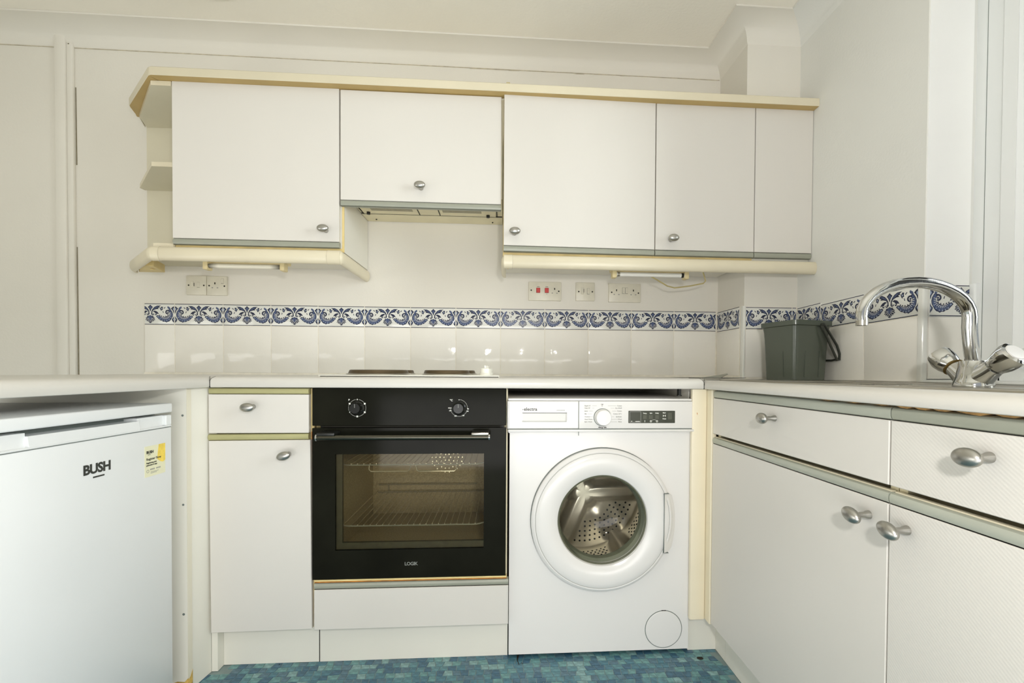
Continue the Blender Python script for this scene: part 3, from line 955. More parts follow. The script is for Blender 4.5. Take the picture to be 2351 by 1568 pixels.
obj('grip_lip', MB().box(.0635, .206, YP - .004, YP - .001, .7712, .7748, bev=.001).box(.2035, .2068, YP - .0036, YP - .001, .7748, .7985), mat('lip_grey', (196, 194, 188), .35, var=.03), dd)
text('logo', 'electra', .0150, M['dark_print'], dd, (.0900, YP - .0030, .8115), FRONT, .00025, sx=1.02)
obj('logo_dot', MB().lathe([(0, 0), (.0014, 0), (.0014, .0004), (0, .0004)], along((.0660, YP - .0027, .8105), (0, -1, 0)), 10), M['dark_print'], dd)
mk = MB()
for k in range(10):
    mk.box(.1735 + k * .0027, .1735 + k * .0027 + .0019, YP - .0029, YP - .0025, .8072, .8094)
obj('model_print', mk, M['grey_print'], dd, kind='stuff')
dial = obj('dial', MB().lathe([(0, 0), (.0268, 0), (.0268, .004), (.0252, .006), (.0245, .022), (.0228, .0242), (0, .0248)], along((.3215, YP, .7855), (0, -1, 0)), 48), M['white_app'], wm)
obj('dial_rim', MB().lathe([(.0268, .0), (.0286, .0006), (.0268, .0014)], along((.3215, YP, .7855), (0, -1, 0)), 48), M['gasket'], dial)
rows_l = (("Rapid 15'", .8225), ("Daily 60'", .8150), ('Jeans', .8058), ('Mix', .7965), ('Outdoor', .7872), ('Hand Wash', .7790), ('Spin / Drain', .7712))
rows_r = (('Cotton', .8225), ('Eco 40-60', .8150), ('Cotton', .8058), ('Cotton 20\u00b0C', .7965), ('Synthetic', .7872), ('Wool', .7790), ('Rinse', .7712))
lead = MB()
for (t_, z), xe in zip(rows_l, (.305, .297, .292, .289, .293, .298, .306)):
    text('programme_print', t_, .0052, M['grey_print'], cpn, (.2635, YP - .0006, z), FRONT, .0001, 'LEFT')
    lead.box(.2665 + len(t_) * .0024, xe - .002, YP - .0004, YP, z - .0003, z + .0003)
for (t_, z), xe in zip(rows_r, (.337, .346, .351, .354, .350, .345, .337)):
    text('programme_print', t_, .0052, M['grey_print'], cpn, (.3845, YP - .0006, z), FRONT, .0001, 'RIGHT')
    lead.box(xe + .002, max(xe + .004, .3815 - len(t_) * .0024), YP - .0004, YP, z - .0003, z + .0003)
obj('leader_lines', lead, M['grey_print'], cpn, kind='stuff')
text('programme_print', 'Off', .0052, M['dark_print'], cpn, (.3200, YP - .0006, .8265), FRONT, .0001)
obj('off_mark', B(.3192, .3212, YP - .0005, YP, .8208, .8226), M['dark_print'], cpn)
text('programme_print', 'Allergy Safe', .0056, M['dark_print'], cpn, (.3215, YP - .0006, .7532), FRONT, .00025)
dsp = obj('display', B(.4065, .5600, YP - .0014, YP + .002, .7668, .8065, bev=.001, seg=1), M['display'], wm)
fr = MB()
for a in ((.4100, .4472, .8028, .8040), (.4100, .4472, .7690, .7702), (.4100, .4112, .7702, .8028), (.4460, .4472, .7702, .8028)):
    fr.box(a[0], a[1], YP - .0019, YP - .0013, a[2], a[3])
obj('screen_frame', fr, M['grey_print'], dsp)
for x0, x1, z0, z1 in ((.4535, .4665, .7790, .7935), (.4735, .4865, .7790, .7935), (.4935, .5065, .7790, .7935), (.5355, .5495, .7780, .8010)):
    obj('key', B(x0, x1, YP - .0026, YP - .001, z0, z1, bev=.0008, seg=1), M['display2'], dsp)
for t_, x, z in (('Temp.', .4600, .7985), ('Spin', .4800, .7990), ('Delay', .5000, .7990), ('Start', .5235, .8000), ('Pause', .5240, .7808)):
    text('key_print', t_, .0050, M['print'], dsp, (x, YP - .0020, z), FRONT, .0002)
ic = MB()
ic.prism([(.5195, YP - .0018, .7940), (.5195, YP - .0018, .7870), (.5235, YP - .0018, .7905)], (0, .0005, 0))
ic.prism([(.5285, YP - .0018, .7940), (.5245, YP - .0018, .7905), (.5285, YP - .0018, .7870)], (0, .0005, 0))
ic.box(.4592, .4608, YP - .0018, YP - .0013, .7700, .7762)
for x in (.4800, .5000):
    ic.lathe([(.0018, 0), (.0033, 0), (.0033, .0004), (.0018, .0004)], along((x, YP - .0014, .7730), (0, -1, 0)), 14)
ic.box(.4150, .4185, YP - .0018, YP - .0013, .7715, .7738)
ic.box(.4290, .4435, YP - .0018, YP - .0013, .7714, .7732)
for k in range(9):
    x = .4842 + k * .0014
    ic.box(x, x + .0009, YP - .0018, YP - .0013, .7762 + .0004 * (4 - abs(k - 4)), .7772 + .0004 * (4 - abs(k - 4)))
obj('icon', ic, M['print'], dsp)
# porthole door
DX, DZ, DR = .3255, .4525, .2315
ydr = along((DX, YM, DZ), (0, -1, 0))
wd = MB()
prof = [(DR - .004, .0), (DR, .006), (DR, .018), (DR - .004, .0235), (DR - .010, .0262), (DR - .013, .0256), (DR - .017, .0282), (DR - .030, .0315), (DR - .052, .0318), (.160, .0285), (.1475, .0215), (.1435, .0120), (.1440, -.004)]
wd.lathe(prof, ydr, 96)
door = obj('porthole_door', wd, M['white_app'], wm)
bpy.context.view_layer.update()
gz = [(.1445, .0135), (.1425, .0160), (.1405, .0140), (.1380, .004), (.128, -.012), (.112, -.045), (.092, -.064), (.070, -.074), (.040, -.079), (0, -.081)]
obj('glass_bowl', MB().lathe(gz, ydr, 72), M['glass_wash'], door)
obj('glass_seal', MB().lathe([(.1455, .010), (.1448, .0150), (.1425, .0168), (.1405, .0155), (.1400, .0120)], ydr, 72), mat('seal_olive', (96, 98, 78), .3, var=.1), door)
# door catch flap on the side of the ring
hf = MB()
pts = [(.5235, .3480), (.5235, .5390), (.5400, .5390)]
for k in range(9):
    a = math.radians(20 - 40 * k / 8)
    pts.append((DX + .2485 * math.cos(a) * .985, DZ - .008 + .2485 * math.sin(a)))
pts += [(.5400, .3480)]
va_ = [hf.bm.verts.new((x, YM - .0335 + .0300 * min(1, max(0, (x - .5235) / .046)), z)) for x, z in pts]
vb_ = [hf.bm.verts.new((x, YM - .0010, z)) for x, z in pts]
hf.bm.faces.new(va_); hf.bm.faces.new(vb_[::-1])
for k in range(len(pts)):
    k2 = (k + 1) % len(pts)
    hf.bm.faces.new((va_[k], vb_[k], vb_[k2], va_[k2]))
obj('door_catch', hf, M['white_app'], door)
obj('ring_gap', MB().lathe([(DR - .001, .0006), (DR + .0018, .0004), (DR + .0018, -.001)], ydr, 96), M['gasket'], door)
obj('ring_groove', MB().lathe([(DR - .0142, .0262), (DR - .0134, .0272), (DR - .0126, .0262)], ydr, 96), mat('groove_grey', (168, 168, 162), .5, var=.05), door)
gp = MB()
gp.box(.5222, .5238, YM - .0342, YM - .015, .3480, .5390)
gp.box(.5222, .5390, YM - .0330, YM - .015, .5388, .5400).box(.5222, .5390, YM - .0330, YM - .015, .3470, .3480)
obj('catch_gap', gp, M['gasket'], door)
# rubber bellows and drum
obj('bellows', MB().lathe([(.172, -.002), (.150, -.006), (.137, -.016), (.134, -.034), (.140, -.050), (.165, -.072)], ydr, 64), M['rubber'], wm)
def sstep(a, b, x):
    t = min(1.0, max(0.0, (x - a) / (b - a)))
    return t * t * (3 - 2 * t)


ARMS = [math.radians(v) for v in (2, 118, 247)]


def adiff(a, b):
    return abs((a - b + PI) % (2 * PI) - PI)


def drum_back(r, a):
    """depth of the pressed back of the drum: three raised arms, domed petals between them"""
    arm = 0.0
    for q in ARMS:
        d = r * math.sin(min(adiff(a, q), PI / 2))
        arm = max(arm, 1 - sstep(.018, .046, d + (.05 if adiff(a, q) > PI / 2 and r > .05 else 0)))
    arm = max(arm, 1 - sstep(.035, .075, r))
    arm *= 1 - sstep(.19, .232, r) * .8
    dome = 0.0
    for q in range(3):
        a1, a2 = ARMS[q], ARMS[(q + 1) % 3]
        m_ = a1 + ((a2 - a1) % (2 * PI)) / 2
        dx_ = r * math.cos(a) - .115 * math.cos(m_); dy_ = r * math.sin(a) - .115 * math.sin(m_)
        dome = max(dome, math.exp(-(dx_ * dx_ + dy_ * dy_) / .0022))
    return .350 - .042 * arm - .020 * dome


dm = MB()
NA = 144
rings = []
for r, y in ((.150, .060), (.160, .064), (.168, .070), (.226, .078), (.2335, .083), (.235, .095), (.235, .15), (.235, .20), (.235, .25), (.235, .30), (.2345, .325), (.2325, .340), (.229, None), (.222, None)) + tuple((.215 - .0125 * k, None) for k in range(17)):
    ring = []
    for k in range(NA):
        a = 2 * PI * k / NA
        rr = r
        if y is not None and .09 < y < .33:
            lift = max(1 - sstep(.02, .20, adiff(a, q + 1.02)) for q in ARMS)
            rr = r - .045 * lift * sstep(.09, .12, y)
        yy_ = y if y is not None else drum_back(r, a)
        ring.append(dm.bm.verts.new((DX + rr * math.cos(a), YM + yy_, DZ + rr * math.sin(a))))
    rings.append(ring)
for i in range(len(rings) - 1):
    for k in range(NA):
        k2 = (k + 1) % NA
        dm.bm.faces.new((rings[i][k], rings[i][k2], rings[i + 1][k2], rings[i + 1][k]))
dm.bm.faces.new(rings[-1])
drum = obj('drum', dm, M['drum'], wm, angle=50)
hl = MB()
for ring_ in range(5):
    r = .125 + ring_ * .0195
    n = int(2 * PI * r / .0205)
    for q in range(n):
        a = 2 * PI * (q + .5 * (ring_ % 2)) / n
        if min(r * abs(math.sin(min(adiff(a, z), PI / 2))) if adiff(a, z) < PI / 2 else 1 for z in ARMS) < .050:
            continue
        hl.lathe([(0, .0012), (.0036, .0012), (.0046, -.0008)], along((DX + r * math.cos(a), YM + drum_back(r, a), DZ + r * math.sin(a)), (0, -1, 0)), 8)
for ring_ in range(13):
    y = .118 + ring_ * .0165
    for q in range(84):
        a = 2 * PI * (q + (ring_ % 2) * .5) / 84
        if min(adiff(a, z + 1.02) for z in ARMS) < .21:
            continue
        hl.lathe([(0, .0010), (.0034, .0010), (.0042, -.0006)], along((DX + .2346 * math.cos(a), YM + y, DZ + .2346 * math.sin(a)), (-math.cos(a), 0, -math.sin(a))), 6)
obj('drum_holes', hl, M['hole'], wm, kind='stuff')
# filter cover
fc = obj('filter_cover', MB().lathe([(0, .0022), (.0590, .0022), (.0605, .0010), (.0605, -.001)], along((.5365, YM, .0815), (0, -1, 0)), 56), M['white_app'], wm)
obj('cover_gap', MB().lathe([(.0603, .0004), (.0625, .0006), (.0632, -.0005)], along((.5365, YM, .0815), (0, -1, 0)), 56), M['gasket'], fc)
obj('cover_notch', B(.529, .544, YM - .0012, YM, .1425, .1445), M['dark'], fc)

obj_clip = obj('cable_clip', MB().box(.576, .584, -.576, -.560, .8545, .8774).box(.574, .586, -.578, -.560, .8535, .8575, bev=.001), M['black'])
tag(obj_clip, 'small black plastic clip hanging under the worktop above the washing machine', 'clip')

# ---------------------------------------------------------------- fridge side panels
ep = thing('end_panel', 'white end panel with a stained foot between the fridge and the narrow cabinet', 'panel', (-1.1, -.66, 0))
obj('board', B(-1.45, -.8960, -.6705, -.6535, .0006, .8772), M['panel'], ep)
obj('edge_band', B(-.8960, -.8945, -.6708, -.6532, .0006, .8772), mat('edge_band_cream', (222, 216, 198), .5, var=.03), ep, label='grey-cream edge band')
obj('filler', MB().prism([(-.918, -.653, .0006), (-.8985, -.653, .0006), (-.8893, -.5760, .0006), (-.918, -.5760, .0006)], (0, 0, .8766)), M['panel'], ep)
st_ = MB()
st_.prism([(-1.1, -.6712, .0006), (-.8942, -.6712, .0006), (-.8942, -.6712, .046), (-.905, -.6712, .034), (-.925, -.6712, .036), (-.94, -.6712, .030), (-1.1, -.6712, .026)], (0, .0006, 0))
st_.prism([(-.8940, -.6712, .0006), (-.8940, -.6530, .0006), (-.8940, -.6530, .060), (-.8940, -.662, .045), (-.8940, -.6712, .040)], (-.0005, 0, 0))
obj('water_stain', st_, mat('ochre_stain', (200, 166, 88), .8, var=.4, vscale=60), ep, label='brown water stain at the foot')
for x, z, r in ((-.9065, .800, .0032), (-.9060, .545, .0032), (-.9065, .2300, .0036)):
    obj('screw_cap', MB().lathe([(0, .0006), (r, .0006), (r, 0)], along((x, -.6706, z), (0, -1, 0)), 10), M['gasket'], ep)

# ---------------------------------------------------------------- fridge
fg = thing('fridge', 'white under-counter fridge with a yellow sticker, beneath the worktop', 'fridge', (-1.15, -.965, 0))
fx, fy0, fy1 = -.900, -1.204, -.7215
obj('cabinet_body', B(-1.42, fx - .045, fy0 + .002, fy1 - .002, .022, .8135, bev=.004), M['fridge'], fg)
for y in (fy0 + .05, fy1 - .05):
    obj('foot', MB().lathe([(0, .0006), (.018, .0006), (.018, .012), (.012, .0225), (0, .0225)], Matrix.Translation((-.99, y, 0)), 14), M['black'], fg)
    obj('foot', MB().lathe([(0, .0006), (.018, .0006), (.018, .012), (.012, .0225), (0, .0225)], Matrix.Translation((-1.36, y, 0)), 14), M['black'], fg)
obj('top_cover', B(-1.43, fx + .002, fy0, fy1, .8142, .8395, bev=.004, seg=3), M['fridge'], fg)
fd = obj('door', B(fx - .040, fx, fy0 + .001, fy1 - .001, .045, .7752, bev=.004, seg=2), M['fridge'], fg)
dt = MB()
dt.box(fx - .040, fx, fy0 + .001, fy1 - .001, .7752, .7800, bev=.0015, seg=1)
yr = ((fy1 - .022, fy1 - .108), (fy0 + .108, fy0 + .022))
dt.box(fx - .040, fx, fy1 - .022, fy1 - .001, .7800, .8075, bev=.002, seg=1)
dt.box(fx - .040, fx, fy0 + .001, fy0 + .022, .7800, .8075, bev=.002, seg=1)
# centre of the grip rail bows slightly inwards at the top
yc0, yc1 = fy0 + .108, fy1 - .108
q = [(fx - .040, yc0, .7800), (fx - .001, yc0, .7800), (fx - .004, yc0, .8010), (fx - .040, yc0, .8010)]
dt.prism(q, (0, yc1 - yc0, 0))
dt.box(fx - .040, fx - .009, fy1 - .108, fy1 - .022, .7800, .8075).box(fx - .040, fx - .009, fy0 + .022, fy0 + .108, .7800, .8075)
obj('grip_rail', dt, M['fridge'], fd)
obj('rail_seam', MB().box(fx - .030, fx + .0003, fy0 + .004, fy1 - .004, .7748, .7757), M['gasket'], fd)
obj('door_gasket', B(fx - .050, fx - .040, fy0 + .006, fy1 - .006, .06, .8085), M['gasket'], fg)
text('logo', 'BUSH', .0295, M['dark_print'], fd, (fx + .0006, -.9520, .7095), EAST, .0011, space=.95)
obj('logo_underline', B(fx, fx + .0006, -.9630, -.9340, .6895, .6930, bev=.0002, seg=1), M['dark_print'], fd)
sk = obj('sticker', B(fx, fx + .0004, -.8180, -.7480, .6560, .7345), M['sticker'], fd, label='yellow and cream paper sticker')
obj('yellow_patch', MB().prism([(fx + .0005, y, z) for y, z in ((-.7705, .7345), (-.7480, .7345), (-.7480, .6900), (-.7560, .6860), (-.7640, .6880), (-.7760, .6960), (-.7745, .7120))], (.0002, 0, 0)), M['yellow'], sk)
text('sticker_print', 'BUSH', .0095, M['dark_print'], sk, (fx + .0010, -.8125, .7185), EAST, .0004, 'LEFT')
obj('sticker_underline', B(fx + .0004, fx + .0008, -.8075, -.7985, .7117, .7128), M['dark_print'], sk)
text('sticker_print', 'Register Now', .0088, M['dark_print'], sk, (fx + .0010, -.8130, .7010), EAST, .0001, 'LEFT')
text('sticker_print', 'Registering your', .0052, M['dark_print'], sk, (fx + .0010, -.8130, .6915), EAST, .00015, 'LEFT')
text('sticker_print', 'guarantee is easy', .0052, M['dark_print'], sk, (fx + .0010, -.8130, .6857), EAST, .00015, 'LEFT')
lb = MB()
for k in range(9):
    if k in (4,): continue
    lb.box(fx + .0004, fx + .0007, -.8000 + k * .0040, -.8000 + k * .0040 + .0027, .6720, .6757)
for k in range(2):
    lb.box(fx + .0004, fx + .0007, -.7985, -.7720 - k * .006, .6665 - k * .0030, .6677 - k * .0030)
lb.lathe([(.0032, 0), (.0042, 0), (.0042, .0003), (.0032, .0003)], along((fx + .0004, -.8080, .6705), (1, 0, 0)), 14)
obj('small_print', lb, M['grey_print'], sk, kind='stuff')

# ---------------------------------------------------------------- corner post
cpst = thing('corner_post', 'cream corner post between the washing machine and the sink cabinets', 'post', (.655, -.585, 0))
obj('front_board', B(.6170, .6665, -.5865, -.5685, .1215, .8765, bev=.004, seg=2, edges=lambda c, d: abs(d.z) > .9), M['post'], cpst)
obj('side_board', B(.6668, .684, -.6190, -.5685, .1215, .8765, bev=.002, seg=1), M['post'], cpst)
obj('inner_panel', B(.6245, .640, -.535, -.03, .0006, .8765), M['panel'], cpst)
obj('kickboard', MB().box(.6245, .7330, -.5530, -.540, .0006, .1205), M['panel'], cpst)
obj('side_kickboard', MB().box(.7205, .735, -.6205, -.5535, .0006, .1265), M['panel'], cpst)
obj('stain', MB().prism([(.632, -.5872, .8), (.6345, -.5872, .8), (.6345, -.5872, .792)], (0, .0006, 0)), M['rust'], cpst)

# ---------------------------------------------------------------- sink cabinets
XS = .670


def sink_cabinet(y0, y1, lab, ribbed, gy, drop):
    t = thing('sink_cabinet', lab, 'cabinet', (.93, (y0 + y1) / 2, 0), 'sink base cabinets')
    fm = M['ribbed'] if ribbed else M['door']
    car = MB()
    car.box(XS + .019, 1.20, y1 - .016, y1, .128, .874).box(XS + .019, 1.20, y0, y0 + .016, .128, .874).box(XS + .019, 1.20, y0 + .016, y1 - .016, .128, .144)
    obj('carcass', car, M['carcass'], t)
    obj('cross_rail', MB().box(XS + .060, XS + .08, y0 + .016, y1 - .016, .690, .740).box(XS + .020, XS + .036, y0 + .016, y1 - .016, .840, .8755), M['carcass'], t)
    obj('kickboard', MB().box(.7205, .735, y0, y1, .0006, .1265), M['panel'], t)
    d = obj('drawer', B(XS, XS + .018, y0 + .0006, y1 - .0006, .7375, .8500, bev=.0012, seg=1), fm, t)
    strip_bar(d, y0 + .0006, y1 - .0006, XS + .002, .8506, .8735, 'strip_blue' if not ribbed else 'strip', 'y')
    knob(d, (XS, gy[0], gy[1]), -PI / 2)
    o = obj('door', B(XS, XS + .018, y0 + .0005, y1 - .0005, .1285 - drop, .7050 - drop, bev=.0012, seg=1), fm, t)
    strip_bar(o, y0 + .0005, y1 - .0005, XS + .001, .7056 - drop, .7250 - drop, 'strip_blue', 'y')
    obj('strip_back', B(XS + .0085, XS + .018, y0 + .0025, y1 - .0025, .7252 - drop, .7275 - drop), M['cream'], o, label='cream top edge')
    knob(o, (XS, gy[2], gy[3]), -PI / 2, .25)
    return t


c1 = sink_cabinet(-1.2815, -.6215, 'white sink cabinet adjoining the corner post, smooth door and drawer', False, (-.9505, .8195, -1.2405, .673), 0)
c2 = sink_cabinet(-1.9435, -1.2835, 'white sink cabinet nearest the camera, door and drawer finely ribbed', True, (-1.4445, .8165, -1.3195, .672), .0)
tb = MB()
yy = -1.29
while yy > -1.93:
    w_ = R.uniform(.03, .09)
    tb.prism([(XS + .001, yy, .8768), (XS + .001, yy - w_, .8768), (XS + .001, yy - w_ * .7, .8738 - R.uniform(0, .0022)), (XS + .001, yy - w_ * .35, .8736)], (.012, 0, 0))
    yy -= w_
obj('torn_edge', tb, M['wood'], c2, label='torn bare chipboard edge')
tb = MB()
for yy in (-1.10, -1.17, -1.235):
    tb.prism([(XS + .001, yy, .8768), (XS + .001, yy - .05, .8768), (XS + .001, yy - .03, .8745)], (.012, 0, 0))
obj('torn_edge', tb, M['wood'], c1, label='torn bare chipboard edge')

# ---------------------------------------------------------------- sink and tap
sink = thing('sink', 'stainless steel inset sink with drainer, running under the chrome tap', 'sink', (.93, -1.15, TS))
sx0, sx1, sy0, sy1 = .700, 1.165, -1.78, -.60
bw = (.745, .965, -1.45, -.98)   # bowl
dk = MB()
DZk = .9030
for a in ((sx0, bw[0], sy0, sy1), (bw[1], sx1, sy0, sy1), (bw[0], bw[1], sy0, bw[2]), (bw[0], bw[1], bw[3], sy1)):
    dk.box(a[0] + .006 if a[0] == sx0 else a[0], a[1] - .006 if a[1] == sx1 else a[1], a[2] + .006 if a[2] == sy0 else a[2], a[3] - .006 if a[3] == sy1 else a[3], DZk - .0012, DZk)
obj('deck', dk, M['steel'], sink)
rim = MB()
rp = [(0, TS + .0002), (.002, .9085), (.006, .9092), (.011, .9080), (.016, DZk), (.010, DZk - .0008)]
rim.sweep([(sx0, sy1), (sx0, sy0), (sx1, sy0), (sx1, sy1), (sx0, sy1)], rp)
obj('rim', rim, M['steel'], sink)
bl = MB()
ins = .02
r0 = [(bw[0], bw[2]), (bw[1], bw[2]), (bw[1], bw[3]), (bw[0], bw[3])]
r1 = [(bw[0] + ins, bw[2] + ins), (bw[1] - ins, bw[2] + ins), (bw[1] - ins, bw[3] - ins), (bw[0] + ins, bw[3] - ins)]
va = [bl.bm.verts.new((x, y, DZk)) for x, y in r0]
vb_ = [bl.bm.verts.new((x, y, DZk - .15)) for x, y in r1]
for k in range(4):
    bl.bm.faces.new((va[k], va[(k + 1) % 4], vb_[(k + 1) % 4], vb_[k]))
bl.bm.faces.new(vb_)
obj('bowl', bl, M['steel'], sink)
rd = MB()
for k in range(9):
    x = .755 + k * .034
    rd.box(x, x + .012, -.94, -.66, DZk, DZk + .0020, bev=.0008, seg=1)
obj('drainer_ridge', rd, M['steel'], sink)

tap = thing('mixer_tap', 'chrome swan-neck mixer tap with two angular handles by the window', 'tap', (1.031, -1.094, DZk))
TX, TY = 1.031, -1.094
obj('base', MB().lathe([(0, DZk + .0002), (.0345, DZk + .0002), (.0350, .908), (.0330, .915), (.0300, .9230), (.0285, .935), (.0262, .945), (.0248, .957), (.0235, .9600), (.0160, .9605), (0, .9605)], Matrix.Translation((TX, TY, 0)), 40), M['chrome'], tap)
sp = [(TX - .002, TY, .9605), (TX - .006, TY, .985), (TX - .0100, TY - .001, 1.010), (TX - .0135, TY - .002, 1.034)]
cx_, cz_, rx_, rz_ = .8915, 1.055, .1245, .0735
for k in range(17):
    a = math.radians(182 * k / 16)
    sp.append((cx_ + rx_ * math.cos(a), TY - .004, cz_ + rz_ * math.sin(a)))
sp.append((.768, TY - .005, 1.040))
spout = obj('spout', MB().tube(sp, .0128, 20, radii=[.0134] * 4 + [.0134 - .0024 * k / 17 for k in range(18)]), M['chrome'], tap)
obj('aerator', MB().lathe([(.0105, 0), (.0105, .010), (.0125, .011), (.0125, .0), (.0105, 0)], Matrix.Translation((.7675, TY - .005, 1.0335)) @ Matrix.Diagonal((.9, .9, 1, 1)), 18), M['steel'], spout)
for s_ in (1, -1):
    ax = Vector((0, s_ * .80, .60)).normalized()
    p0 = Vector((TX, TY + s_ * .006, .918))
    hn = obj('valve_arm', MB().lathe([(0, 0), (.026, 0), (.0235, .018), (.0200, .034), (.0185, .046), (0, .046)], along(p0, ax), 28), M['chrome'], tap)
    q0 = p0 + ax * .046
    hm = MB()
    # faceted five-lobed handle
    prof_h = [(.0150, .000), (.0205, .005), (.0262, .020), (.0285, .036), (.0265, .046), (.0205, .0495), (0, .0505)]
    mm4 = along(q0, ax)
    rings = []
    nseg = 24
    for r, z in prof_h:
        if r == 0:
            rings.append([hm.bm.verts.new(mm4 @ Vector((0, 0, z)))]); continue
        ring = []
        for k in range(nseg):
            a = 2 * PI * k / nseg
            lob = 1 - .13 * (0.5 - 0.5 * math.cos(4 * a)) * min(1, z / .015)
            ring.append(hm.bm.verts.new(mm4 @ Vector((r * lob * math.cos(a), r * lob * math.sin(a), z))))
        rings.append(ring)
    for i in range(len(rings) - 1):
        A, Bq = rings[i], rings[i + 1]
        for k in range(nseg):
            k2 = (k + 1) % nseg
            hm.bm.faces.new((A[k], A[k2], Bq[0]) if len(Bq) == 1 else (A[k], A[k2], Bq[k2], Bq[k]))
    hh = obj('tap_handle', hm, M['chrome'], tap, angle=28)
    obj('handle_cap', MB().lathe([(0, .0515), (.0175, .0510), (.0190, .0495), (.0190, .048)], mm4, 24), M['white_app'] if s_ < 0 else M['chrome'], hh, label='pale cap of the tap handle')
    if s_ > 0:
        obj('worn_ring', MB().lathe([(.0185, -.001), (.0212, .0004), (.0214, .0026), (.0188, .004)], mm4, 24), mat('worn_brass', (120, 100, 58), .3, metal=.8, var=.2, vscale=30), hh, label='worn brass ring')

# ---------------------------------------------------------------- bucket
bk = thing('bucket', 'grey plastic bucket standing in the worktop corner beside the sink', 'bucket', (1.077, -.42, TS))
ub = Vector((.974, .225, 0)); vb3 = Vector((-.225, .974, 0)); corner = Vector((1.022, -.497, 0))
bc = corner + ub * .072 + vb3 * .067
bk.location = (bc.x, bc.y, TS); WL[bk] = Vector(bk.location)


def bucket_ring(bm_, hw, hd, z, r=.016, n=5):
    out = []
    for sx_, sy_, a0 in ((1, 1, 0), (-1, 1, 90), (-1, -1, 180), (1, -1, 270)):
        for k in range(n + 1):
            a = math.radians(a0 + 90 * k / n)
            x = sx_ * (hw - r) + r * math.cos(a); y = sy_ * (hd - r) + r * math.sin(a)
            p = bc + ub * x + vb3 * y
            out.append(bm_.verts.new((p.x, p.y, z)))
    return out


bm_ = MB()
levels = [(.060, .055, TS + .006, .012), (.072, .067, TS + .0003, .014), (.0725, .0675, TS + .010, .014), (.0770, .0720, 1.02, .016), (.0805, .0755, 1.078, .018), (.0830, .0780, 1.098, .018), (.0885, .0835, 1.1005, .020), (.0890, .0840, 1.117, .020), (.0840, .0790, 1.117, .018), (.0820, .0770, 1.098, .018), (.0690, .0640, TS + .008, .014)]
rs = [bucket_ring(bm_.bm, a, b_, z, r) for a, b_, z, r in levels]
for i in range(len(rs) - 1):
    n_ = len(rs[i])
    for k in range(n_):
        bm_.bm.faces.new((rs[i][k], rs[i][(k + 1) % n_], rs[i + 1][(k + 1) % n_], rs[i + 1][k]))
bm_.bm.faces.new(rs[0][::-1]); bm_.bm.faces.new(rs[-1])
obj('shell', bm_, M['bucket'], bk)


def bp_(x, y, z):
    p = bc + ub * x + vb3 * y
    return (p.x, p.y, z)


rib = MB()
for sx_ in (-.030, .034):
    rib.tube([bp_(sx_, -.0685, TS + .012), bp_(sx_, -.0722, 1.01)], .0012, 6)
rib.tube([bp_(-.0735, -.02, TS + .012), bp_(-.0775, -.02, 1.01)], .0012, 6)
obj('moulded_rib', rib, M['bucket'], bk)
obj('lug', MB().lathe([(0, 0), (.0085, 0), (.0085, .005), (0, .005)], along(bp_(.030, -.0835, 1.100), -vb3), 16).lathe([(0, 0), (.0085, 0), (.0085, .006), (0, .006)], along(bp_(.030, .0835, 1.100), vb3), 16), M['handle_dark'], bk)
hdl = MB()
hdl.tube([bp_(.020, -.088, 1.098), bp_(.047, -.090, 1.055), bp_(.075, -.092, 1.005), bp_(.092, -.092, .978), bp_(.104, -.090, .980), bp_(.108, -.088, 1.000), bp_(.095, -.088, 1.030), bp_(.062, -.088, 1.070), bp_(.036, -.088, 1.102)], .0042, 8, closed=True)
hdl.tube([bp_(.100, -.088, .982), bp_(.106, -.060, .978), bp_(.106, .060, .978), bp_(.100, .088, .982), bp_(.060, .090, 1.04), bp_(.030, .089, 1.098)], .004, 8)
obj('handle', hdl, M['handle_dark'], bk)

# grey sheet lying on the joint
gs = MB()
a_ = [gs.bm.verts.new(p) for p in ((.690, -.46, .9128), (.745, -.40, .9128), (.860, -.335, .9290), (.815, -.430, .9260), (.760, -.485, .9128))]
b_ = [gs.bm.verts.new(v.co + Vector((0, 0, -.0012))) for v in a_]
gs.bm.faces.new(a_); gs.bm.faces.new(b_[::-1])
for k in range(5):
    gs.bm.faces.new((a_[k], b_[k], b_[(k + 1) % 5], a_[(k + 1) % 5]))
gs.prism([(.640, -.50, .9112), (.76, -.52, .9112), (.90, -.40, .9112), (.84, -.36, .9112), (.70, -.43, .9112)], (0, 0, .0016), m=1)
gso = obj('draining_sheet', gs, [M['mat_grey'], M['black']])
tag(gso, 'thin grey sheet with a lifted corner on the worktop beside the bucket', 'sheet')

# ---------------------------------------------------------------- wall cabinets
YC = -.310


def wall_cabinet(x0, x1, dx0, dx1, lab, kx, kz, stripm, z_top=1.957, door_rot=0.0):
    t = thing('wall_cabinet', lab, 'cabinet', ((x0 + x1) / 2, -.15, 1.384), 'wall cabinets')
    obj('carcass', MB().box(x0, x1, -.2905, 0.0005, 1.3675, 1.955), M['panel'], t)
    for xa in (x0, x1 - .008):
        obj('front_edge', B(xa, xa + .008, -.2925, -.2900, 1.3675, 1.955), M['cream_dirty'], t)
    obj('bottom_edge', B(x0 + .002, x1 - .002, -.2935, -.2905, 1.3675, 1.3815), M['cream_dirty'], t)  # yellowed cream edge; darker tone also paints the shade above the pelmet
    loc = (dx1, YC, 1.40)
    d = obj('door', B(dx0, dx1, YC, YC + .017, 1.4015, z_top, bev=.0012, seg=1), M['door'], t, loc=loc)
    strip_bar(d, dx0, dx1, YC + .002, 1.3795, 1.4010, stripm)
    knob(d, (kx, YC, kz), 0, 0)
    d.rotation_euler = (0, 0, door_rot)
    return t


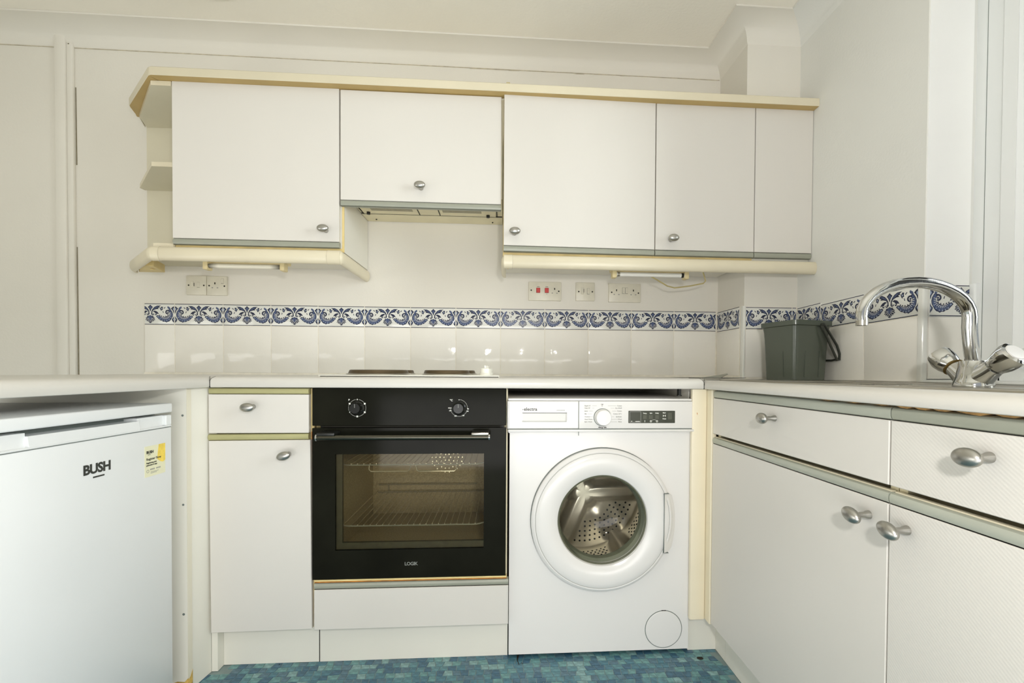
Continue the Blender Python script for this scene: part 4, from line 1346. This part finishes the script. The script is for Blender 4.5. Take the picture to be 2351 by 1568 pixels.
wall_cabinet(-1.1800, -.5855, -1.1785, -.5985, 'white wall cabinet adjoining the open corner shelves', -.644, 1.440, 'strip')
wall_cabinet(.0000, .5810, .0025, .5800, 'wide white wall cabinet to the other side of the hood, door slightly ajar', .0430, 1.4455, 'strip', 1.9575, .020)
wall_cabinet(.5815, .9755, .5835, .9735, 'narrow white wall cabinet between the wide cabinet and the plain filler panel', .6425, 1.4390, 'strip')
fl = thing('filler_panel', 'knobless white filler panel closing the wall cabinets against the window wall', 'panel', (1.09, -.15, 1.384))
fp = obj('panel', B(.9765, 1.2085, YC, YC + .017, 1.4015, 1.957, bev=.0012, seg=1), M['door'], fl)
strip_bar(fp, .9765, 1.2085, YC + .002, 1.3795, 1.4010, 'strip')
obj('backing', MB().box(.977, 1.2085, -.2905, -.2345, 1.3675, 1.955), M['panel'], fl)

# hood
hd_ = thing('cooker_hood', 'integrated cooker hood behind a white flap between the wall cabinets', 'cooker hood', (-.30, -.15, 1.55))
obj('casing', MB().box(-.583, -.0025, -.288, .0005, 1.5820, 1.955), M['hood'], hd_)
dh = obj('flap', B(-.5935, -.0075, YC, YC + .017, 1.5560, 1.9540, bev=.0012, seg=1), M['door'], hd_)
strip_bar(dh, -.5935, -.0075, YC + .002, 1.5345, 1.5555, 'strip')
knob(dh, (-.302, YC, 1.6055))
obj('front_lip', MB().box(-.583, -.0080, -.292, -.276, 1.5400, 1.582), M['cream_dirty'], hd_)
obj('grille_frame', MB().box(-.570, -.030, -.275, -.100, 1.5785, 1.582), M['hood'], hd_)
obj('rear_panel', MB().box(-.583, -.0025, -.088, .0, 1.5790, 1.582), M['hood'], hd_)
obj('seam', MB().box(-.583, -.004, -.0995, -.0885, 1.5808, 1.5822).box(-.5765, -.5725, -.27, -.09, 1.5795, 1.5822).box(-.027, -.0235, -.27, -.09, 1.5795, 1.5822), M['dark'], hd_)
for x0, x1 in ((-.530, -.365), (-.245, -.088)):
    obj('filter', MB().box(x0, x1, -.245, -.140, 1.5770, 1.5788, bev=.001, seg=1), M['filter'], hd_)
for x in (-.345, -.262):
    obj('divider', MB().box(x, x + .003, -.27, -.102, 1.5770, 1.5786), M['dark'], hd_)
for x in (-.548, -.062):
    obj('hood_knob', MB().lathe([(0, 0), (.0075, 0), (.0065, .010), (0, .0105)], along((x, -.118, 1.5786), (0, 0, -1)), 16), M['black'], hd_)
for x in (-.54, -.045):
    obj('screw', MB().lathe([(0, 0), (.0035, 0), (.0028, .003), (0, .003)], along((x, -.03, 1.579), (0, 0, -1)), 10), M['dark'], hd_)

# ---------------------------------------------------------------- open shelves
os_ = thing('corner_shelf_unit', 'cream open shelves with angled ends at the end of the wall cabinets', 'shelf unit', (-1.33, -.12, 1.37))
obj('back_panel', B(-1.485, -1.181, -.010, .0048, 1.368, 1.955), M['shelf'], os_)


def pent(z0, z1, f, xa, dx, yb):
    return MB().prism([(-1.1815, -.011, z0), (-1.1815, f, z0), (xa, f, z0), (dx, yb, z0), (-1.484, -.011, z0)], (0, 0, z1 - z0))


def edged(name, z0, z1, f, xa, dx, yb):
    s = obj(name, pent(z0, z1, f, xa, dx, yb), M['shelf'], os_)
    e = MB()
    e.sweep([(-1.1815, f), (xa, f), (dx, yb), (-1.489, -.011)], [(0, z0), (.0015, z0), (.0015, z1), (0, z1)])
    obj('edging', e, M['cream'], s, label='cream front edging')
    return s


edged('shelf', 1.6780, 1.6945, -.250, -1.290, -1.492, -.036)
edged('top_board', 1.9395, 1.9555, -.308, -1.249, -1.455, -.085)
edged('bottom_board', 1.3675, 1.3840, -.300, -1.250, -1.47, -.08)

# ---------------------------------------------------------------- cornice and pelmets
co = MB()
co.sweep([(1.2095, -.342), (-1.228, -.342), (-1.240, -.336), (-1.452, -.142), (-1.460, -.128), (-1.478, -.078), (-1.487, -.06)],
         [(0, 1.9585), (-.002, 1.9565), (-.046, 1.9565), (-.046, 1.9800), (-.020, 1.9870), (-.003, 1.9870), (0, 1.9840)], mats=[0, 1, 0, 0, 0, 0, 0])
cor = obj('cornice', co, [M['cream'], mat('cornice_underside', (184, 158, 102), .5, var=.08, vscale=8)])  # underside grease-yellowed, and darkened further to paint in its shade
tag(cor, 'cream cornice rail running along the tops of the wall cabinets', 'cornice')


def pelmet(path, lab, caps):
    pr = []
    for k in range(9):
        a = -PI / 2 + PI * k / 8
        pr.append((-.012 + .014 * math.cos(a), 1.3390 + .0245 * math.sin(a)))
    pr += [(-.017, 1.3620), (-.017, 1.3160)]
    t = thing('pelmet', lab, 'pelmet', (path[0][0], path[0][1], 1.3145), 'light pelmets under the wall cabinets')
    obj('rail', MB().sweep(path, pr), M['cream'], t, angle=50)
    for (x, y, d) in caps:
        c = MB()
        c.sweep([(x - d * .006, y), (x + d * .034, y)] if d > 0 else [(x + .034, y), (x - .006, y)][::1], [(o * 1.03 + .0012, 1.339 + (z - 1.339) * 1.03) for o, z in pr])
        obj('corner_cap', c, mat('cap_cream', (224, 208, 164), .3, var=.04), t, label='yellower plastic corner cap', angle=50)
    return t


p1 = pelmet([(-.5760, -.006), (-.5760, -.325), (-.5800, -.337), (-.592, -.343), (-1.236, -.343), (-1.248, -.338), (-1.458, -.135), (-1.472, -.105)], 'cream pelmet under the wall cabinet with open shelves, bent at both ends', [])
p2 = pelmet([(1.2095, -.340), (.012, -.340), (.0012, -.335), (-.004, -.322), (-.004, -.15)], 'long cream pelmet under the wall cabinets near the window wall', [])
for x0, x1, pp in ((-1.255, -1.205, p1), (-.630, -.585, p1), (.004, .036, p2)):
    c = MB()
    pr = []
    for k in range(9):
        a = -PI / 2 + PI * k / 8
        pr.append((-.012 + .0150 * math.cos(a), 1.3390 + .0255 * math.sin(a)))
    pr += [(-.0165, 1.3640), (-.0165, 1.3140)]
    xa, xb = max(x0, -1.232), x1
    yb = -.343 if pp is p1 else -.340
    c.sweep([(xb, yb), (xa, yb)], pr)
    cc = obj('corner_cap', c, M['cream'], pp, angle=50)
    xs = xa if x0 < -.6 and x1 > -.6 else xb
    sm = MB()
    sm.sweep([(xs + .0005, yb), (xs - .0005, yb)], [(-.012 + (o + .012) * 1.03, 1.339 + (z - 1.339) * 1.02) for o, z in pr])
    obj('cap_seam', sm, M['crack'], cc, angle=50)
obj('pelmet_bracket', MB().prism([(-1.452, -.10, 1.320), (-1.36, -.09, 1.322), (-1.33, -.19, 1.324), (-1.36, -.21, 1.324)], (0, 0, .03)).box(-1.365, -1.355, -.16, -.150, 1.318, 1.321), M['cream_dirty'], p1, label='broken yellowed bracket end')
obj('pelmet_bracket', MB().prism([(.012, -.318, 1.325), (.045, -.318, 1.325), (.018, -.26, 1.325)], (0, 0, .03)), M['cream_dirty'], p2, label='yellowed corner bracket')

# ---------------------------------------------------------------- under-cabinet lamps


def strip_light(x0, x1, y, lab, tube_m, group='strip lights under the wall cabinets'):
    t = thing('strip_light', lab, 'lamp', ((x0 + x1) / 2, y, 1.30), group)
    obj('housing', MB().box(x0, x1, y - .010, y + .030, 1.338, 1.3672, bev=.003), M['lampcase'], t)
    for xa, xb in ((x0, x0 + .018), (x1 - .018, x1)):
        obj('end_holder', MB().box(xa, xb, y - .030, y + .004, 1.309, 1.340, bev=.004), M['lampcase'], t)
    tu = obj('fluorescent_tube', MB().tube([(x0 + .016, y - .018, 1.3245), (x1 - .016, y - .018, 1.3245)], .0085, 16), tube_m, t)
    return t, tu


def tube_mat(name, d):
    m = mat(name, (238, 236, 226), .25)
    nt = m.node_tree
    tc = nt.nodes.new('ShaderNodeTexCoord'); sp_ = nt.nodes.new('ShaderNodeSeparateXYZ'); ab = nt.nodes.new('ShaderNodeMath'); ab.operation = 'ABSOLUTE'
    rp_ = nt.nodes.new('ShaderNodeValToRGB')
    nt.links.new(tc.outputs['Object'], sp_.inputs[0]); nt.links.new(sp_.outputs[0], ab.inputs[0]); nt.links.new(ab.outputs[0], rp_.inputs[0])
    e = rp_.color_ramp.elements
    e[0].position = d - .035; e[0].color = (*lin((236, 232, 216)), 1)
    e[1].position = d; e[1].color = (*lin((92, 88, 76)), 1)
    nt.links.new(rp_.outputs[0], nt.nodes['Principled BSDF'].inputs['Base Color'])
    return m


l1, tu1 = strip_light(-1.128, -.830, -.200, 'short strip light with blackened tube ends, above the paired socket plates', tube_mat('tube_black_ends', .130))
l2, tu2 = strip_light(.438, .752, -.200, 'short strip light with a clean white tube and a looped cable', M['tube'])
for x in (.459, .722):
    obj('tube_cap', MB().tube([(x, -.218, 1.3245), (x + .010, -.218, 1.3245)], .0092, 14), M['steel'] if x < .6 else M['dark'], l2)
obj('cable', MB().tube([(.60, -.215, 1.318), (.63, -.20, 1.308), (.68, -.18, 1.288), (.715, -.17, 1.283), (.78, -.17, 1.292), (.835, -.175, 1.303), (.842, -.18, 1.312), (.83, -.19, 1.335), (.815, -.20, 1.366)], .0028, 8), M['cable'], l2)
obj('screw', MB().lathe([(0, 0), (.003, 0), (.003, .002), (0, .002)], along((-.985, -.2105, 1.345), (0, -1, 0)), 8), M['dark'], l1)

# ---------------------------------------------------------------- sockets


def plate(name, x0, x1, z0, z1, lab, cat='socket'):
    t = thing(name, lab, cat, ((x0 + x1) / 2, 0.005, z0), 'wall switch and socket plates')
    obj('face_plate', B(x0, x1, -.0055, .0045, z0, z1, bev=.0022, seg=2, edges=lambda c, d: c.y < -.005 or abs(d.y) > .9), M['socket'], t)
    zc = (z0 + z1) / 2
    return t, zc


def scr(t, x, z):
    obj('screw', MB().lathe([(0, 0), (.0034, 0), (.0030, .0008), (0, .0008)], along((x, -.0055, z), (0, -1, 0)), 12), M['dark'], t)


def pins(t, x, z):
    obj('pin_slot', B(x - .0022, x + .0022, -.0060, -.0052, z + .004, z + .0125), M['dark'], t)
    for s in (-1, 1):
        obj('pin_slot', B(x + s * .0105 - .0030, x + s * .0105 + .0030, -.0060, -.0052, z - .0125, z - .0085), M['grey_print'], t)


def rocker(t, x, z, w=.010, h=.022, m='socket'):
    o = obj('rocker', B(x - w / 2, x + w / 2, -.0085, -.005, z - h / 2, z + h / 2, bev=.0012, seg=1), M[m], t)
    obj('rocker_outline', MB().box(x - w / 2 - .0007, x - w / 2, -.0059, -.005, z - h / 2, z + h / 2).box(x - w / 2 - .0007, x + w / 2, -.0059, -.005, z - h / 2 - .0008, z - h / 2).box(x - w / 2, x + w / 2, -.0059, -.005, z + h / 2, z + h / 2 + .0006), M['dark_print'], t)
    return o


t, zc = plate('fused_switch', -1.3345, -1.2535, 1.2470, 1.3280, 'aged fused switch plate butted against the single socket')
scr(t, -1.3245, zc); scr(t, -1.2630, zc)
obj('fuse_carrier', B(-1.3160, -1.3040, -.0075, -.005, zc - .010, zc + .017, bev=.001, seg=1), M['socket'], t)
obj('fuse_slot', B(-1.3035, -1.3015, -.0062, -.005, zc - .004, zc + .010), M['dark'], t)
rocker(t, -1.2850, zc + .002)
t, zc = plate('single_socket', -1.2515, -1.1705, 1.2465, 1.3275, 'single switched socket butted against the fused switch plate')
scr(t, -1.2415, zc); scr(t, -1.1795, zc - .001)
pins(t, -1.2180, zc + .002); rocker(t, -1.1870, zc + .020, .010, .020)
t, zc = plate('cooker_switch', .1150, .2610, 1.2470, 1.3300, 'cooker switch plate with two red rockers and one socket', 'switch')
scr(t, .1265, zc + .004); scr(t, .2495, zc + .001)
for x in (.1580, .1960):
    rocker(t, x, zc + .004, .017, .021, 'red')
    obj('printed_label', B(x - .006, x + .006, -.0060, -.0052, zc + .019, zc + .0208), M['dark_print'], t)
obj('indicator', B(.1945, .1975, -.0061, -.0052, zc - .013, zc - .0115), M['dark_print'], t)
pins(t, .2310, zc + .003)
t, zc = plate('fused_spur', .3265, .4115, 1.2490, 1.3310, 'small square fused spur plate between two wider plates', 'switch')
scr(t, .3395, zc); scr(t, .4010, zc)
obj('fuse_carrier', B(.3500, .3610, -.0075, -.005, zc - .012, zc + .019, bev=.001, seg=1), M['socket'], t)
obj('fuse_slot', B(.3615, .3630, -.0062, -.005, zc - .004, zc + .012), M['dark'], t)
rocker(t, .3830, zc + .002, .011, .026)
t, zc = plate('double_socket', .4755, .6220, 1.2455, 1.3295, 'double switched socket on the wall under the cabled strip light')
scr(t, .4890, zc + .002); scr(t, .6110, zc)
pins(t, .5110, zc + .003); pins(t, .5880, zc + .003)
rocker(t, .5430, zc + .010, .011, .026); rocker(t, .5570, zc + .010, .011, .026)

# ---------------------------------------------------------------- crumbs of old sealant on the cornice, ceiling fitting
lump = MB()
for k, (x, w, h) in enumerate(((-.003, .006, .010), (.006, .004, .014), (.010, .014, .018), (-.008, .004, .006))):
    lump.box(x, x + w, -.318, -.305, 1.9872, 1.9872 + h, bev=.0012, seg=1)
lo = obj('cornice_offcut', lump, mat('offcut', (198, 184, 140), .8, bump=.4, bscale=120, var=.25, vscale=120))
tag(lo, 'rough little offcut lying on top of the cornice rail', 'offcut')
cf = thing('ceiling_fitting', 'round grey ceiling fitting above the wall cabinets, cut by the frame', 'ceiling fitting', (-1.052, -.337, ZC))
obj('base', MB().lathe([(0, ZC - .0002), (.105, ZC - .0002), (.105, ZC - .012), (.098, ZC - .016), (0, ZC - .016)], Matrix.Translation((-1.052, -.337, 0)), 48), M['fitting'], cf)
obj('cover', MB().lathe([(.100, ZC - .016), (.098, ZC - .028), (.088, ZC - .034), (0, ZC - .036)], Matrix.Translation((-1.052, -.337, 0)), 48), M['fitting'], cf)

# ---------------------------------------------------------------- floor mosaic
GY0, GY1 = -.5435, -.735
CW, CD = .0268, .0232
rest = MB()
n_chip = 0


def row_y(r, x):
    return GY0 - CD * r + .0016 * math.sin(x * 23 + r * 1.7) + .0010 * math.sin(x * 61 + r * 4.1)


def inside(x, y):
    if x > .716 or x < -.915: return False
    if x < -.850 and y > -.60: return False
    return True


rows = int((2.2 - .5435) / CD)
for r in range(rows):
    x = -.93 + R.uniform(0, .02)
    tilt = 0.0
    while x < .72:
        w = CW * R.uniform(.78, 1.22)
        t2 = R.uniform(-.003, .003)
        g = .0009
        p4 = [(x + tilt + g, row_y(r + 1, x) + g), (x + w + t2 - g, row_y(r + 1, x + w) + g), (x + w - t2 - g, row_y(r, x + w) - g), (x - tilt + g, row_y(r, x) - g)]
        cx, cy = x + w / 2, GY0 - CD * (r + .5)
        x += w
        tilt = t2
        if not inside(cx - .008, cy) or not inside(cx + .008, cy):
            continue
        mi = R.choice((0, 0, 1, 1, 2, 2, 3, 3, 4, 5, 5))
        part = n_chip < 300
        b = MB() if part else rest
        vt = [b.bm.verts.new((cx + (px - cx) * .975, cy + (py - cy) * .975, .0002)) for px, py in p4]
        vb2 = [b.bm.verts.new((px, py, -.0012)) for px, py in p4]
        f = b.bm.faces.new(vt); f.material_index = 0 if part else mi
        for i in range(4):
            f = b.bm.faces.new((vb2[i], vb2[(i + 1) % 4], vt[(i + 1) % 4], vt[i])); f.material_index = 0 if part else mi
        if part:
            obj('mosaic_chip', b, CH[mi], floor, loc=(cx, cy, 0))
            n_chip += 1
obj('mosaic_field', rest, CH, floor, kind='stuff')
tear = MB()
tear.prism([(.052, -.548, .0003), (.060, -.548, .0003), (.0545, -.575, .0003), (.0590, -.596, .0003), (.0570, -.598, .0003), (.0515, -.575, .0003)], (0, 0, .0004))
for x, y in ((.064, -.590), (.068, -.593), (-.70, -.553)):
    tear.box(x, x + .003, y, y + .003, .0003, .0007)
pts = [(.648 + .011 * math.cos(a), -.598 + .008 * math.sin(a), .0003) for a in [2 * PI * k / 10 for k in range(10)]]
tear.prism(pts, (0, 0, .0004))
obj('floor_tear', tear, M['dark'], floor, label='dark tear and hole in the vinyl')
